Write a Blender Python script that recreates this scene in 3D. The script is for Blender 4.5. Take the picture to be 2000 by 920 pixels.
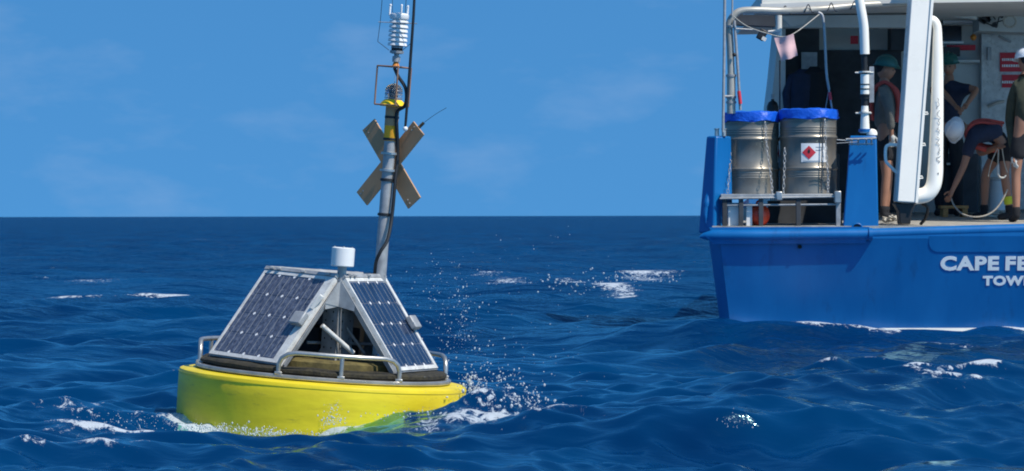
import bpy, bmesh, math, random
import numpy as np
from mathutils import Vector, Matrix, Euler, noise
random.seed(7); rng = np.random.default_rng(11)
S = bpy.context.scene
for o in list(bpy.data.objects): bpy.data.objects.remove(o)
PI = math.pi
# ------------------------------------------------------------------ camera
EYE = 1.35; F = 7000.0; HOR = 421.5; ROLL = 0.002
cam_d = bpy.data.cameras.new('camera'); cam = bpy.data.objects.new('camera', cam_d)
S.collection.objects.link(cam); S.camera = cam
cam_d.sensor_width = 36; cam_d.lens = F / 2000 * 36
cam_d.clip_start = 0.5; cam_d.clip_end = 60000
cam.location = (0, 0, EYE)
pitch = math.atan((460 - HOR) / F)
cam.rotation_euler = (Matrix.Rotation(PI/2 - pitch, 3, 'X') @ Matrix.Rotation(-ROLL, 3, 'Z')).to_euler()
cam_d.dof.use_dof = True; cam_d.dof.focus_distance = 27; cam_d.dof.aperture_fstop = 13.0
S.render.resolution_x = 1024; S.render.resolution_y = 471
S.render.engine = 'CYCLES'
S.cycles.filter_width = 1.9
# ------------------------------------------------------------------ sky and sun
SUN = Vector((0.62, -0.46, 1.0)).normalized()
el = math.asin(SUN.z); az = math.atan2(SUN.x, SUN.y)
W = bpy.data.worlds.new('World'); S.world = W; W.use_nodes = True
nt = W.node_tree; nt.nodes.clear()
def nd(t, k, **kw):
    n = t.nodes.new(k)
    for a, b in kw.items():
        if a.startswith('i_'): n.inputs[a[2:].replace('_', ' ')].default_value = b
        else: setattr(n, a, b)
    return n
out = nd(nt, 'ShaderNodeOutputWorld'); bg = nd(nt, 'ShaderNodeBackground'); bg.inputs[1].default_value = 0.1
sky = nd(nt, 'ShaderNodeTexSky', sky_type='NISHITA', sun_disc=False, sun_elevation=el, sun_rotation=az,
         altitude=0, air_density=1.0, dust_density=0.3, ozone_density=3.0)
tc = nd(nt, 'ShaderNodeTexCoord')
vm = nd(nt, 'ShaderNodeVectorMath', operation='MULTIPLY_ADD'); vm.inputs[1].default_value = (1, 1, 0.85); vm.inputs[2].default_value = (0, 0, 0.34)
nm = nd(nt, 'ShaderNodeVectorMath', operation='NORMALIZE')
nt.links.new(tc.outputs['Generated'], vm.inputs[0]); mxv = nd(nt, 'ShaderNodeVectorMath', operation='MAXIMUM'); mxv.inputs[1].default_value = (-10, -10, 0.12)
nt.links.new(vm.outputs[0], mxv.inputs[0]); nt.links.new(mxv.outputs[0], nm.inputs[0]); nt.links.new(nm.outputs[0], sky.inputs['Vector'])
tint = nd(nt, 'ShaderNodeMix', data_type='RGBA', blend_type='MULTIPLY'); tint.inputs[0].default_value = 1
tint.inputs[7].default_value = (0.54, 1.24, 1.58, 1)
nt.links.new(sky.outputs[0], tint.inputs[6])
# thin, faint, warm-white streaks of cloud
cm = nd(nt, 'ShaderNodeMapping'); cm.inputs['Scale'].default_value = (20, 20, 52); cm.inputs['Rotation'].default_value = (0, 0.35, 0); cm.inputs['Location'].default_value = (3.3, 0, 1.4)
cn = nd(nt, 'ShaderNodeTexNoise'); cn.inputs['Scale'].default_value = 1.0; cn.inputs['Detail'].default_value = 5; cn.inputs['Roughness'].default_value = 0.55
cr = nd(nt, 'ShaderNodeValToRGB'); cr.color_ramp.elements[0].position = 0.52; cr.color_ramp.elements[1].position = 0.80
cr.color_ramp.elements[1].color = (0.36, 0.36, 0.36, 1); cr.color_ramp.elements[0].color = (0, 0, 0, 1)
cmix = nd(nt, 'ShaderNodeMix', data_type='RGBA'); cmix.inputs[7].default_value = (3.0, 4.6, 7.3, 1)
nt.links.new(tc.outputs['Generated'], cm.inputs[0]); nt.links.new(cm.outputs[0], cn.inputs['Vector'])
nt.links.new(cn.outputs[0], cr.inputs[0]); nt.links.new(cr.outputs[0], cmix.inputs[0])
nt.links.new(tint.outputs[2], cmix.inputs[6]); nt.links.new(cmix.outputs[2], bg.inputs[0]); nt.links.new(bg.outputs[0], out.inputs[0])
sd = bpy.data.lights.new('sun', 'SUN'); sd.energy = 5.0; sd.angle = math.radians(0.5); sd.color = (1, 0.93, 0.82)
so = bpy.data.objects.new('sun', sd); S.collection.objects.link(so); so.rotation_euler = SUN.to_track_quat('Z', 'Y').to_euler()
S.view_settings.view_transform = 'Standard'; S.view_settings.look = 'None'; S.view_settings.exposure = 0; S.view_settings.gamma = 1
# ------------------------------------------------------------------ helpers
def P(px, py, Y):
    "photo pixel at distance Y -> world point"
    dx, dy = px - 1000, py - 460
    dx, dy = dx * math.cos(ROLL) - dy * math.sin(ROLL), dy * math.cos(ROLL) + dx * math.sin(ROLL)
    return Vector((dx / F * Y, Y, EYE - (dy + 460 - HOR) / F * Y))
def mat(name, col, rough=0.5, metal=0.0, var=0.12, scale=6.0, bump=0.0, bscale=40.0, col2=None, spec=0.5, streak=None, scuff=None, world=False, **kw):
    m = bpy.data.materials.new(name); m.use_nodes = True; t = m.node_tree; b = t.nodes['Principled BSDF']
    c = nd(t, 'ShaderNodeTexCoord'); mp = nd(t, 'ShaderNodeMapping'); t.links.new(nd(t, 'ShaderNodeNewGeometry').outputs['Position'] if world else c.outputs['Object'], mp.inputs[0])
    if streak: mp.inputs['Scale'].default_value = streak
    n = nd(t, 'ShaderNodeTexNoise'); n.inputs['Scale'].default_value = scale; n.inputs['Detail'].default_value = 5; n.inputs['Roughness'].default_value = 0.6
    t.links.new(mp.outputs[0], n.inputs['Vector'])
    r = nd(t, 'ShaderNodeValToRGB'); r.color_ramp.elements[0].position = 0.3; r.color_ramp.elements[1].position = 0.72
    a = tuple(max(0, x * (1 - var)) for x in col); bb = col2 if col2 else tuple(min(1, x * (1 + var)) for x in col)
    r.color_ramp.elements[0].color = (*a, 1); r.color_ramp.elements[1].color = (*bb, 1)
    t.links.new(n.outputs[0], r.inputs[0]); t.links.new(r.outputs[0], b.inputs['Base Color'])
    if scuff:   # (colour, scale vector, threshold, strength): scrapes, stains and rust runs
        mp2 = nd(t, 'ShaderNodeMapping'); mp2.inputs['Scale'].default_value = scuff[1]; t.links.new(c.outputs['Object'], mp2.inputs[0])
        ns = nd(t, 'ShaderNodeTexNoise'); ns.inputs['Scale'].default_value = 1; ns.inputs['Detail'].default_value = 8; ns.inputs['Roughness'].default_value = .7; t.links.new(mp2.outputs[0], ns.inputs['Vector'])
        ms_ = nd(t, 'ShaderNodeMapRange'); ms_.inputs[1].default_value = scuff[2]; ms_.inputs[2].default_value = scuff[2] + .12; ms_.inputs[4].default_value = scuff[3]; t.links.new(ns.outputs[0], ms_.inputs[0])
        mm = nd(t, 'ShaderNodeMix', data_type='RGBA'); mm.inputs[7].default_value = (*scuff[0], 1); t.links.new(ms_.outputs[0], mm.inputs[0]); t.links.new(r.outputs[0], mm.inputs[6]); t.links.new(mm.outputs[2], b.inputs['Base Color'])
    b.inputs['Metallic'].default_value = metal; b.inputs['Specular IOR Level'].default_value = spec
    rr = nd(t, 'ShaderNodeMapRange'); rr.inputs[3].default_value = max(0.02, rough - 0.08); rr.inputs[4].default_value = min(1, rough + 0.1)
    t.links.new(n.outputs[0], rr.inputs[0]); t.links.new(rr.outputs[0], b.inputs['Roughness'])
    if bump:
        n2 = nd(t, 'ShaderNodeTexNoise'); n2.inputs['Scale'].default_value = bscale; n2.inputs['Detail'].default_value = 3
        t.links.new(c.outputs['Object'], n2.inputs['Vector'])
        bp = nd(t, 'ShaderNodeBump'); bp.inputs['Strength'].default_value = bump; bp.inputs['Distance'].default_value = 0.02
        t.links.new(n2.outputs[0], bp.inputs['Height']); t.links.new(bp.outputs[0], b.inputs['Normal'])
    for k, v in kw.items(): b.inputs[k.replace('_', ' ')].default_value = v
    return m
M = dict(
    yellow=mat('yellow hull paint', (0.74, 0.57, 0.012), 0.42, var=0.13, scale=3.5, col2=(0.80, 0.63, 0.015), bump=0.08, bscale=14, streak=(1, 1, 5), scuff=((.20, .17, .03), (5, 5, 22), .585, .55)),
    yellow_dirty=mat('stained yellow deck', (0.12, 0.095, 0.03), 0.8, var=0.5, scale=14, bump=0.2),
    steel=mat('brushed stainless steel', (0.50, 0.49, 0.46), 0.35, 0.75, var=0.2, scale=9),
    steel_dull=mat('dull galvanised steel', (0.36, 0.37, 0.38), 0.55, 0.35, var=0.22, scale=16),
    alu=mat('weathered aluminium sheet', (0.34, 0.35, 0.36), 0.5, 0.2, var=0.25, scale=12),
    alu_white=mat('white anodised panel frame', (0.60, 0.60, 0.58), 0.45, 0.0, var=0.18, scale=12, scuff=((.25, .22, .17), (30, 30, 30), .56, .7)),
    rubber=mat('black weed-stained rubber', (0.014, 0.013, 0.010), 0.85, var=0.6, scale=22, col2=(0.05, 0.042, 0.022), bump=0.4),
    cell=mat('solar cell silicon', (0.008, 0.020, 0.060), 0.14, 0.0, var=0.3, scale=9, col2=(0.018, 0.040, 0.095), streak=(1, 1, .3), spec=0.5, world=True),
    cell_salt_glare=mat('solar cell silicon with salt and painted glare streaks', (0.020, 0.032, 0.075), 0.25, 0.0, var=0.3, scale=5, col2=(0.15, 0.17, 0.23), streak=(9, 9, 1.2), spec=0.6, world=True),  # pale streaks paint in the left panel's glare along with salt
    backsheet=mat('solar panel backsheet', (0.16, 0.17, 0.22), 0.3, var=0.15),
    dot=mat('white backsheet showing between cells', (0.80, 0.80, 0.80), 0.3, var=0.02),
    white=mat('white plastic', (0.78, 0.78, 0.77), 0.4, var=0.05, scale=8),
    white_paint=mat('white gloss paint', (0.90, 0.86, 0.77), 0.28, var=0.03, scale=3),
    black=mat('black plastic', (0.012, 0.013, 0.015), 0.5, var=0.3),
    brass=mat('brownish bronze cage rod', (0.34, 0.19, 0.12), 0.5, 0.3, var=0.2),
    orange=mat('orange plastic', (0.75, 0.25, 0.03), 0.5, var=0.1),
    lampyellow=mat('bright yellow lantern base', (0.95, 0.60, 0.01), 0.4, var=0.05),
    sleeve=mat('faded ochre sleeve', (0.95, 0.42, 0.02), 0.6, var=0.15, scale=12),
    board=mat('faded tan painted board', (0.46, 0.27, 0.145), 0.8, var=0.06, scale=10),
    ship=mat('blue gloss hull paint', (0.0006, 0.120, 0.375), 0.36, var=0.10, scale=1.4, col2=(0.001, 0.142, 0.41), bump=0.07, bscale=2.2, streak=(1.6, 1, 0.5), scuff=((.004, .07, .22), (7, 7, 1.1), .56, .5)),
    ship_dark=mat('dark blue paint', (0.004, 0.10, 0.32), 0.5, var=0.2, scale=3),
    cabin=mat('off-white cabin paint', (0.52, 0.53, 0.50), 0.5, var=0.12, scale=2.5),
    pipe=mat('weathered silver-beige pipe', (0.42, 0.40, 0.35), 0.4, 0.2, var=0.2, scale=5),
    roof=mat('canopy roof white', (0.68, 0.66, 0.60), 0.6, var=0.08, scale=2),
    deck=mat('worn grey-tan deck coating', (0.34, 0.32, 0.28), 0.85, var=0.3, scale=7, bump=0.2),
    dark=mat('dark paint and painted interior shade', (0.045, 0.05, 0.058), 0.8, var=0.4, scale=4),
    drum=mat('stainless drum steel', (0.27, 0.245, 0.205), 0.38, 0.55, var=0.14, scale=5, bump=0.06, bscale=9),
    tarp=mat('royal blue plastic sheet', (0.0, 0.10, 0.62), 0.5, var=0.12, scale=12, bump=0.5, bscale=30),
    red=mat('red print', (0.62, 0.03, 0.05), 0.6, var=0.1),
    redfloat=mat('red-orange plastic', (0.75, 0.06, 0.02), 0.4, var=0.1),
    text=mat('white lettering', (0.90, 0.90, 0.88), 0.5, var=0.05),
    pink=mat('faded pink cloth', (0.72, 0.46, 0.46), 0.9, var=0.1, scale=15),
    rope=mat('pale rope', (0.45, 0.42, 0.36), 0.9, var=0.3, scale=60),
    wood=mat('orange-brown timber', (0.50, 0.24, 0.08), 0.7, var=0.3, scale=12, streak=(1, 8, 8)),
    skin=mat('skin', (0.33, 0.16, 0.10), 0.6, var=0.1, scale=8, Subsurface_Weight=0.0),
    grey_cloth=mat('grey overall cloth', (0.125, 0.125, 0.115), 0.9, var=0.2, scale=10, bump=0.5, bscale=14),
    navy_cloth=mat('navy cloth', (0.018, 0.026, 0.055), 0.9, var=0.3, scale=10, bump=0.5, bscale=14),
    green_cloth=mat('dark olive cloth', (0.045, 0.05, 0.032), 0.9, var=0.3, scale=10, bump=0.5, bscale=14),
    black_cloth=mat('black cloth', (0.012, 0.013, 0.017), 0.9, var=0.3, scale=10, bump=0.5, bscale=14),
    red_cloth=mat('red life vest cloth', (0.42, 0.06, 0.05), 0.8, var=0.15, scale=10),
    helmet_green=mat('green helmet plastic', (0.012, 0.11, 0.095), 0.4, var=0.1),
    helmet_white=mat('white helmet plastic', (0.72, 0.76, 0.80), 0.35, var=0.05),
    glove=mat('pale work glove', (0.55, 0.55, 0.52), 0.9, var=0.2, scale=20),
    sock=mat('yellow sock', (0.55, 0.58, 0.04), 0.9, var=0.1),
    glass=mat('clear lens plastic', (0.88, 0.92, 0.95), 0.09, Transmission_Weight=0.95),
    glass_dark=mat('dark window glass', (0.01, 0.015, 0.025), 0.08),
)
class MB:
    def __init__(s): s.v = []; s.f = []
    def add(s, vs, fs):
        k = len(s.v); s.v += [Vector(p) for p in vs]; s.f += [tuple(k + i for i in f) for f in fs]; return s
    def box(s, c, d, R=None):
        c = Vector(c); x, y, z = (q / 2 for q in d)
        vs = [Vector((a, b, e)) for a in (-x, x) for b in (-y, y) for e in (-z, z)]
        if R is not None: vs = [R @ p for p in vs]
        return s.add([c + p for p in vs], [(0, 1, 3, 2), (4, 6, 7, 5), (0, 4, 5, 1), (2, 3, 7, 6), (0, 2, 6, 4), (1, 5, 7, 3)])
    def prism(s, poly, d):
        "closed polygon of 3-D points pushed along d"
        n = len(poly); d = Vector(d); a = [Vector(p) for p in poly]
        return s.add(a + [p + d for p in a], [tuple(range(n)), tuple(range(2 * n - 1, n - 1, -1))] + [((i + 1) % n, i, i + n, (i + 1) % n + n) for i in range(n)])
    def tube(s, pts, r, n=10, cap=True):
        pts = [Vector(p) for p in pts]; rs = r if isinstance(r, (list, tuple)) else [r] * len(pts)
        up = None; vs = []
        for i, p in enumerate(pts):
            t = (pts[min(i + 1, len(pts) - 1)] - pts[max(i - 1, 0)]).normalized()
            if up is None:
                up = t.orthogonal().normalized()
            up = (up - t * up.dot(t)).normalized(); w = t.cross(up)
            vs += [p + (up * math.cos(2 * PI * k / n) + w * math.sin(2 * PI * k / n)) * rs[i] for k in range(n)]
        fs = [(i * n + k, i * n + (k + 1) % n, (i + 1) * n + (k + 1) % n, (i + 1) * n + k) for i in range(len(pts) - 1) for k in range(n)]
        if cap: fs += [tuple(range(n - 1, -1, -1)), tuple((len(pts) - 1) * n + k for k in range(n))]
        return s.add(vs, fs)
    def lathe(s, prof, c=(0, 0, 0), n=48, R=None, wob=None):
        c = Vector(c); vs = []
        for i, (r, z) in enumerate(prof):
            for k in range(n):
                a = 2 * PI * k / n; rr, zz = (r, z) if wob is None else wob(i, a, r, z)
                p = Vector((max(rr, 1e-4) * math.cos(a), max(rr, 1e-4) * math.sin(a), zz)); vs.append(c + (R @ p if R is not None else p))
        fs = [(i * n + k, i * n + (k + 1) % n, (i + 1) * n + (k + 1) % n, (i + 1) * n + k) for i in range(len(prof) - 1) for k in range(n)]
        return s.add(vs, fs)
    def ball(s, c, r, n=12, m=8, sc=(1, 1, 1), R=None):
        c = Vector(c); vs = []
        for i in range(m + 1):
            th = PI * i / m
            for k in range(n):
                a = 2 * PI * k / n; p = Vector((math.sin(th) * math.cos(a) * sc[0], math.sin(th) * math.sin(a) * sc[1], math.cos(th) * sc[2])) * r
                vs.append(c + (R @ p if R is not None else p))
        return s.add(vs, [(i * n + k, (i + 1) * n + k, (i + 1) * n + (k + 1) % n, i * n + (k + 1) % n) for i in range(m) for k in range(n)])
ORG = {}
def root(name, label, cat, loc, group=None, rot=(0, 0, 0), kind=None):
    o = bpy.data.objects.new(name, None); S.collection.objects.link(o); o.location = loc; o.rotation_euler = rot
    o['label'] = label; o['category'] = cat
    if group: o['group'] = group
    ORG[o] = Vector(loc); o.empty_display_size = 0.2
    return o
def obj(name, mb, m, parent=None, smooth=35, bevel=0, label=None, local=False, seg=2, kind=None):
    me = bpy.data.meshes.new(name); org = Vector((0, 0, 0))
    if parent is not None and not local: org = ORG.get(parent, org)
    me.from_pydata([tuple(p - org) for p in mb.v], [], mb.f)
    bm = bmesh.new(); bm.from_mesh(me)
    bmesh.ops.remove_doubles(bm, verts=bm.verts, dist=1e-5)
    bmesh.ops.recalc_face_normals(bm, faces=bm.faces); bm.to_mesh(me); bm.free()
    me.materials.append(M[m] if isinstance(m, str) else m)
    if smooth:
        me.polygons.foreach_set('use_smooth', [True] * len(me.polygons)); me.set_sharp_from_angle(angle=math.radians(smooth))
    o = bpy.data.objects.new(name, me); S.collection.objects.link(o)
    if parent is not None: o.parent = parent; ORG[o] = org
    if bevel:
        b = o.modifiers.new('bevel', 'BEVEL'); b.width = bevel; b.segments = seg; b.limit_method = 'ANGLE'; b.harden_normals = False
    if label: o['label'] = label
    if kind: o['kind'] = kind
    return o
def tag(o, label, cat, group=None, kind=None):
    o['label'] = label; o['category'] = cat
    if group: o['group'] = group
    if kind: o['kind'] = kind
    return o
def single(name, mb, m, label, cat, group=None, kind=None, **kw):
    "a thing that is one mesh, origin at its own base"
    c = sum(mb.v, Vector()) / len(mb.v); c.z = min(p.z for p in mb.v)
    mb.v = [p - c for p in mb.v]; o = obj(name, mb, m, **kw); o.location = c
    return tag(o, label, cat, group, kind)
def arc(pts, n=6):
    "Catmull-Rom through points"
    pts = [Vector(p) for p in pts]; q = [2 * pts[0] - pts[1]] + pts + [2 * pts[-1] - pts[-2]]; r = []
    for i in range(1, len(q) - 2):
        for k in range(n):
            t = k / n; a, b, c, d = q[i - 1:i + 3]
            r.append(0.5 * ((2 * b) + (c - a) * t + (2 * a - 5 * b + 4 * c - d) * t * t + (3 * b - a - 3 * c + d) * t ** 3))
    return r + [pts[-1]]
#==SEA==
# ------------------------------------------------------------------ sea
BX, BY = -1.318, 25.0
def geom(a, b, q):
    r = [a]
    while r[-1] < b: r.append(r[-1] * (1 + q))
    return r[:-1]
r_ = np.array([7 + 0.15 * i for i in range(67)] + geom(17.05, 30, 0.0018) + geom(30, 60, 0.0028) + geom(60, 420, 0.0062) + geom(420, 26000, 0.03))
th = np.concatenate([-np.geomspace(1.3, 0.16, 46)[:-1], np.linspace(-0.16, 0.16, 740), np.geomspace(0.16, 1.3, 46)[1:]])
RR, TT = np.meshgrid(r_, th, indexing='ij'); X0 = RR * np.sin(TT); Y0 = RR * np.cos(TT)
dr = np.gradient(r_)
nR, nT = RR.shape
X = X0.copy(); Y = Y0.copy(); Z = np.zeros_like(X0); J = np.zeros_like(X0)
def gs(x, y, sx, sy, ang=0):
    c, s_ = math.cos(ang), math.sin(ang); u = (X0 - x) * c + (Y0 - y) * s_; v = -(X0 - x) * s_ + (Y0 - y) * c
    return np.exp(-0.5 * ((u / sx) ** 2 + (v / sy) ** 2))
damp = 1 - 0.86 * np.exp(-(((X0 - BX) / 2.2) ** 2 + ((Y0 - 24.4) / 2.4) ** 2) ** 2)
damp_s = 1 - 0.75 * np.exp(-(((X0 - 5) / 4.0) ** 2 + ((Y0 - 40) / 4.0) ** 2) ** 2)
wr = np.random.default_rng(5)
NW = 120
lam = np.geomspace(0.22, 13.0, NW) * wr.uniform(0.97, 1.03, NW)
for L in lam:
    a = 0.0046 * L * (0.55 + 0.9 * wr.random()) * (1.0 if L < 5 else 0.8) * (2.1 if L < 0.5 else 1.6 if L < 1.2 else 0.8 if L < 3 else 0.72)
    d = math.radians(wr.normal(-76, 30 if L > 1 else 42)); k = 2 * PI / L; kx, ky = k * math.cos(d), k * math.sin(d); ph = wr.uniform(0, 2 * PI)
    cut = np.clip((L / dr - 3.0) / 3.0, 0, 1); last = int(np.argmin(cut > 0)) if (cut <= 0).any() else nR
    if (cut > 0).sum() == 0: continue
    last = int(np.max(np.nonzero(cut > 0))) + 1
    sl = slice(0, last); w = cut[sl, None] * a
    if L > 1.6: w = w * damp[sl] * damp_s[sl]
    ch_ = 0.9 if L > 2 else 0.6
    p = kx * X0[sl] + ky * Y0[sl] + ph; c, s_ = np.cos(p), np.sin(p)
    Z[sl] += w * c; X[sl] -= w * s_ * kx / k * ch_; Y[sl] -= w * s_ * ky / k * ch_; J[sl] += w * k * c
# the waves that stand round the buoy and the ship on this day
def at(px, Yd): return (px - 1000) / F * Yd
for px, Yd, h, sx, sy, an in [
    (430, 23.7, -0.17, 0.55, 0.6, 0), (640, 23.7, -0.07, 1.5, 0.9, 0), (430, 22.05, -0.115, 1.5, 0.5, 0), (1000, 22.1, -.03, .5, .5, 0), (880, 23.8, 0.03, 0.45, 0.35, 0), (660, 23.9, 0.025, .14, .15, 0), (660, 23.6, 0.03, 0.2, 0.3, 0.3), (860, 23.9, 0.06, 0.42, 0.38, 0.15), (1000, 24.0, 0.06, 0.38, 0.35, 0.2),
    (250, 24.2, 0.12, 0.6, 0.20, 0.12), (60, 23.6, 0.02, 0.6, 0.3, 0.1), (600, 23.5, -0.06, 0.5, 0.5, 0),
    (1430, 21.3, 0.07, 0.2, 0.22, 0.3), (1760, 22.0, 0.16, 0.20, 0.22, -0.3), (1430, 20.6, 0.05, 0.6, 0.5, 0),
    (1430, 38.2, 0.20, 1.0, 0.9, 0), (1700, 38.2, 0.02, 1.0, 0.9, 0), (2000, 38.2, 0.055, 1.0, 0.9, 0), (2300, 38.2, 0.05, 1.0, .9, 0)]:
    Z += h * gs(at(px, Yd), Yd, sx, sy, an)
# white-water amount plus painted gantry reflections, stored per vertex
foam_and_reflection = np.clip((-J - 0.0), -1, 1) * 0
jr = float(J[(RR > 20) & (RR < 40)].std()); Jn = J / jr; crest = np.clip((Jn - 1.9) / 1.2, 0, 1)
foam_and_reflection = crest * 0.22 * (RR > 22)
def patch(px, py, sx, sy, a, ang=0):
    Yd = EYE * F / max(py - HOR, 3)
    return a * gs(at(px, Yd), Yd, sx, sy * (3.0 if Yd > 40 else 1), ang)
for px, py, sx, sy, a, an in [
    (1180, 572, .34, 1.8, .56, .1), (1250, 545, .45, 2.2, .50, 0), (1010, 562, .34, 1.6, .50, 0), (950, 548, .5, 1.2, .36, 0), (1110, 553, .3, 1.2, .36, 0), (1330, 540, .4, 1.5, .42, 0),
    (180, 558, .75, 1.3, .38, .05), (330, 592, .7, 1.0, .38, 0), (120, 596, .4, .8, .40, 0), (420, 588, .4, .8, .42, 0), (60, 552, .4, .9, .42, 0), (1050, 480, 1.5, 6, .3, 0), (400, 470, 2, 6, .3, 0),
    (1500, 690, .9, .7, .08, 0), (1860, 700, .5, 1.0, .22, 0), (1860, 735, .4, .6, .18, 0), (1860, 800, .4, .5, .22, 0), (1960, 790, .4, .5, .20, 0), (1700, 770, .5, .5, .16, 0),  # white patches paint in the gantry's bright reflections on the water
    (250, 835, .75, .35, .38, .1), (150, 870, .5, .35, .34, .1), (60, 850, .5, .3, .36, 0), (330, 815, .3, .25, .26, 0)]:
    foam_and_reflection += patch(px, py, sx, sy, a, an)
foam_and_reflection *= 0.55 + 0.35 * np.clip(Jn + .6, 0, 2.2)
ringd = np.hypot(X0 - BX, Y0 - BY)
ang_ = np.arctan2(X0 - BX, -(Y0 - BY))
foam_and_reflection += 0.72 * np.exp(-((ringd - 1.08) / 0.13) ** 2) * (0.65 + 0.35 * np.cos(ang_ * 3 + 1.4)) * np.where(X0 > BX + .75, .65, 1.0)
foam_and_reflection += 0.20 * gs(BX + 1.25, BY - 0.5, 0.33, 0.6, 0.0) + 0.26 * gs(BX + 1.5, BY - 1.5, 0.5, 0.5) + 0.3 * gs(BX + 0.7, BY - 1.7, 0.6, 0.4)
Z += 0.05 * gs(BX + 1.2, BY - 0.55, 0.22, 0.3) + 0.03 * gs(BX + 1.45, BY - 0.7, 0.2, 0.3)
# roughened water inside the splash zones
lump = np.sin(X0 * 31 + 2.0 * np.sin(Y0 * 17)) * np.sin(Y0 * 19 + 1.5 * np.sin(X0 * 23)) + 0.6 * np.sin(X0 * 57 + Y0 * 21)
Z += 0.005 * lump * np.clip(gs(BX + 1.3, BY - 0.9, 0.5, 0.6) + 0.7 * np.exp(-((ringd - 1.08) / 0.12) ** 2) + 0.8 * gs(at(250, 24), 23.7, 0.8, 0.35), 0, 1.2)
foam_and_reflection += 0.42 * np.exp(-((Y0 - 38.2) / .30) ** 2) * (X0 > at(1430, 38.3)) * (X0 < at(1760, 38.3)) + .5 * gs(at(1588, 38.2), 38.2, .10, .3) + .22 * gs(at(240, 24.4), 24.4, .45, .25, .1) + .20 * gs(at(100, 24.0), 24.0, .4, .4) + .20 * gs(at(330, 23.4), 23.4, .4, .3)
shipedge = np.exp(-((Y0 - 39.2) / 0.12) ** 2) * (X0 > 2.2)
foam_and_reflection += 0.85 * shipedge
clear = np.clip(1.3 - np.abs(ringd - 1.0) / 0.85, 0, 1) * (Y0 < BY) * (X0 < BX + .6) * (X0 > BX - .95) * 0.85
co = np.stack([X, Y, Z], -1).reshape(-1, 3).astype(np.float32)
me = bpy.data.meshes.new('sea_water'); me.vertices.add(len(co)); me.vertices.foreach_set('co', co.ravel())
idx = np.arange(nR * nT, dtype=np.int32).reshape(nR, nT)
q = np.stack([idx[:-1, :-1], idx[:-1, 1:], idx[1:, 1:], idx[1:, :-1]], -1).reshape(-1, 4)
me.loops.add(q.size); me.loops.foreach_set('vertex_index', q.ravel()); me.polygons.add(len(q))
me.polygons.foreach_set('loop_start', np.arange(len(q), dtype=np.int32) * 4); me.polygons.foreach_set('use_smooth', np.ones(len(q), dtype=bool))
me.update(calc_edges=True)
unres = np.clip((np.log(RR) - math.log(26)) / (math.log(160) - math.log(26)), 0, 1)   # share of the wave slopes too short for this part of the sheet
for nme, arr in (('foam_and_reflection', foam_and_reflection), ('clear', clear), ('unresolved', unres)):
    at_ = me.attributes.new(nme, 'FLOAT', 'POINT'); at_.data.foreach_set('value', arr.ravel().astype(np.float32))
wm = bpy.data.materials.new('sea water'); wm.use_nodes = True; t = wm.node_tree; b = t.nodes['Principled BSDF']; ln = t.links.new
g = nd(t, 'ShaderNodeTexCoord')
sa = nd(t, 'ShaderNodeAttribute', attribute_name='unresolved')
big = nd(t, 'ShaderNodeTexNoise'); big.inputs['Scale'].default_value = 0.5; big.inputs['Detail'].default_value = 4; ln(g.outputs['Object'], big.inputs['Vector'])
wr_ = nd(t, 'ShaderNodeValToRGB'); wr_.color_ramp.elements[0].position = 0.38; wr_.color_ramp.elements[1].position = 0.66
wr_.color_ramp.elements[0].color = (0.0000, 0.019, 0.078, 1); wr_.color_ramp.elements[1].color = (0.0000, 0.036, 0.120, 1)  # mottled tones paint in light and dark of unresolved wave facets
ln(big.outputs[0], wr_.inputs[0])
body = nd(t, 'ShaderNodeBsdfDiffuse'); ln(wr_.outputs[0], body.inputs['Color'])
upn = nd(t, 'ShaderNodeCombineXYZ'); upn.inputs[2].default_value = 1; ln(upn.outputs[0], body.inputs['Normal'])   # light welling up from the deep does not depend on the ripple above it
ca = nd(t, 'ShaderNodeAttribute', attribute_name='clear')
refr = nd(t, 'ShaderNodeBsdfRefraction'); refr.inputs['IOR'].default_value = 1.33; refr.inputs['Roughness'].default_value = 0.05; refr.inputs['Color'].default_value = (.86, .80, .40, 1)
mclear = nd(t, 'ShaderNodeMixShader'); ln(ca.outputs['Fac'], mclear.inputs[0]); ln(body.outputs[0], mclear.inputs[1]); ln(refr.outputs[0], mclear.inputs[2])
glo = nd(t, 'ShaderNodeBsdfGlossy'); glo.inputs['Color'].default_value = (0.50, 0.88, 0.97, 1)
mr = nd(t, 'ShaderNodeMapRange'); mr.inputs[3].default_value = 0.09; mr.inputs[4].default_value = 0.25; ln(sa.outputs['Fac'], mr.inputs[0]); ln(mr.outputs[0], glo.inputs['Roughness'])
fre = nd(t, 'ShaderNodeFresnel'); fre.inputs['IOR'].default_value = 1.33
ms = nd(t, 'ShaderNodeMapRange'); ms.inputs[3].default_value = 1.0; ms.inputs[4].default_value = 0.62; ln(sa.outputs['Fac'], ms.inputs[0])
fm2 = nd(t, 'ShaderNodeMath', operation='MULTIPLY'); ln(fre.outputs[0], fm2.inputs[0]); ln(ms.outputs[0], fm2.inputs[1])
wat = nd(t, 'ShaderNodeMixShader'); ln(fm2.outputs[0], wat.inputs[0]); ln(mclear.outputs[0], wat.inputs[1]); ln(glo.outputs[0], wat.inputs[2])
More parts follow.
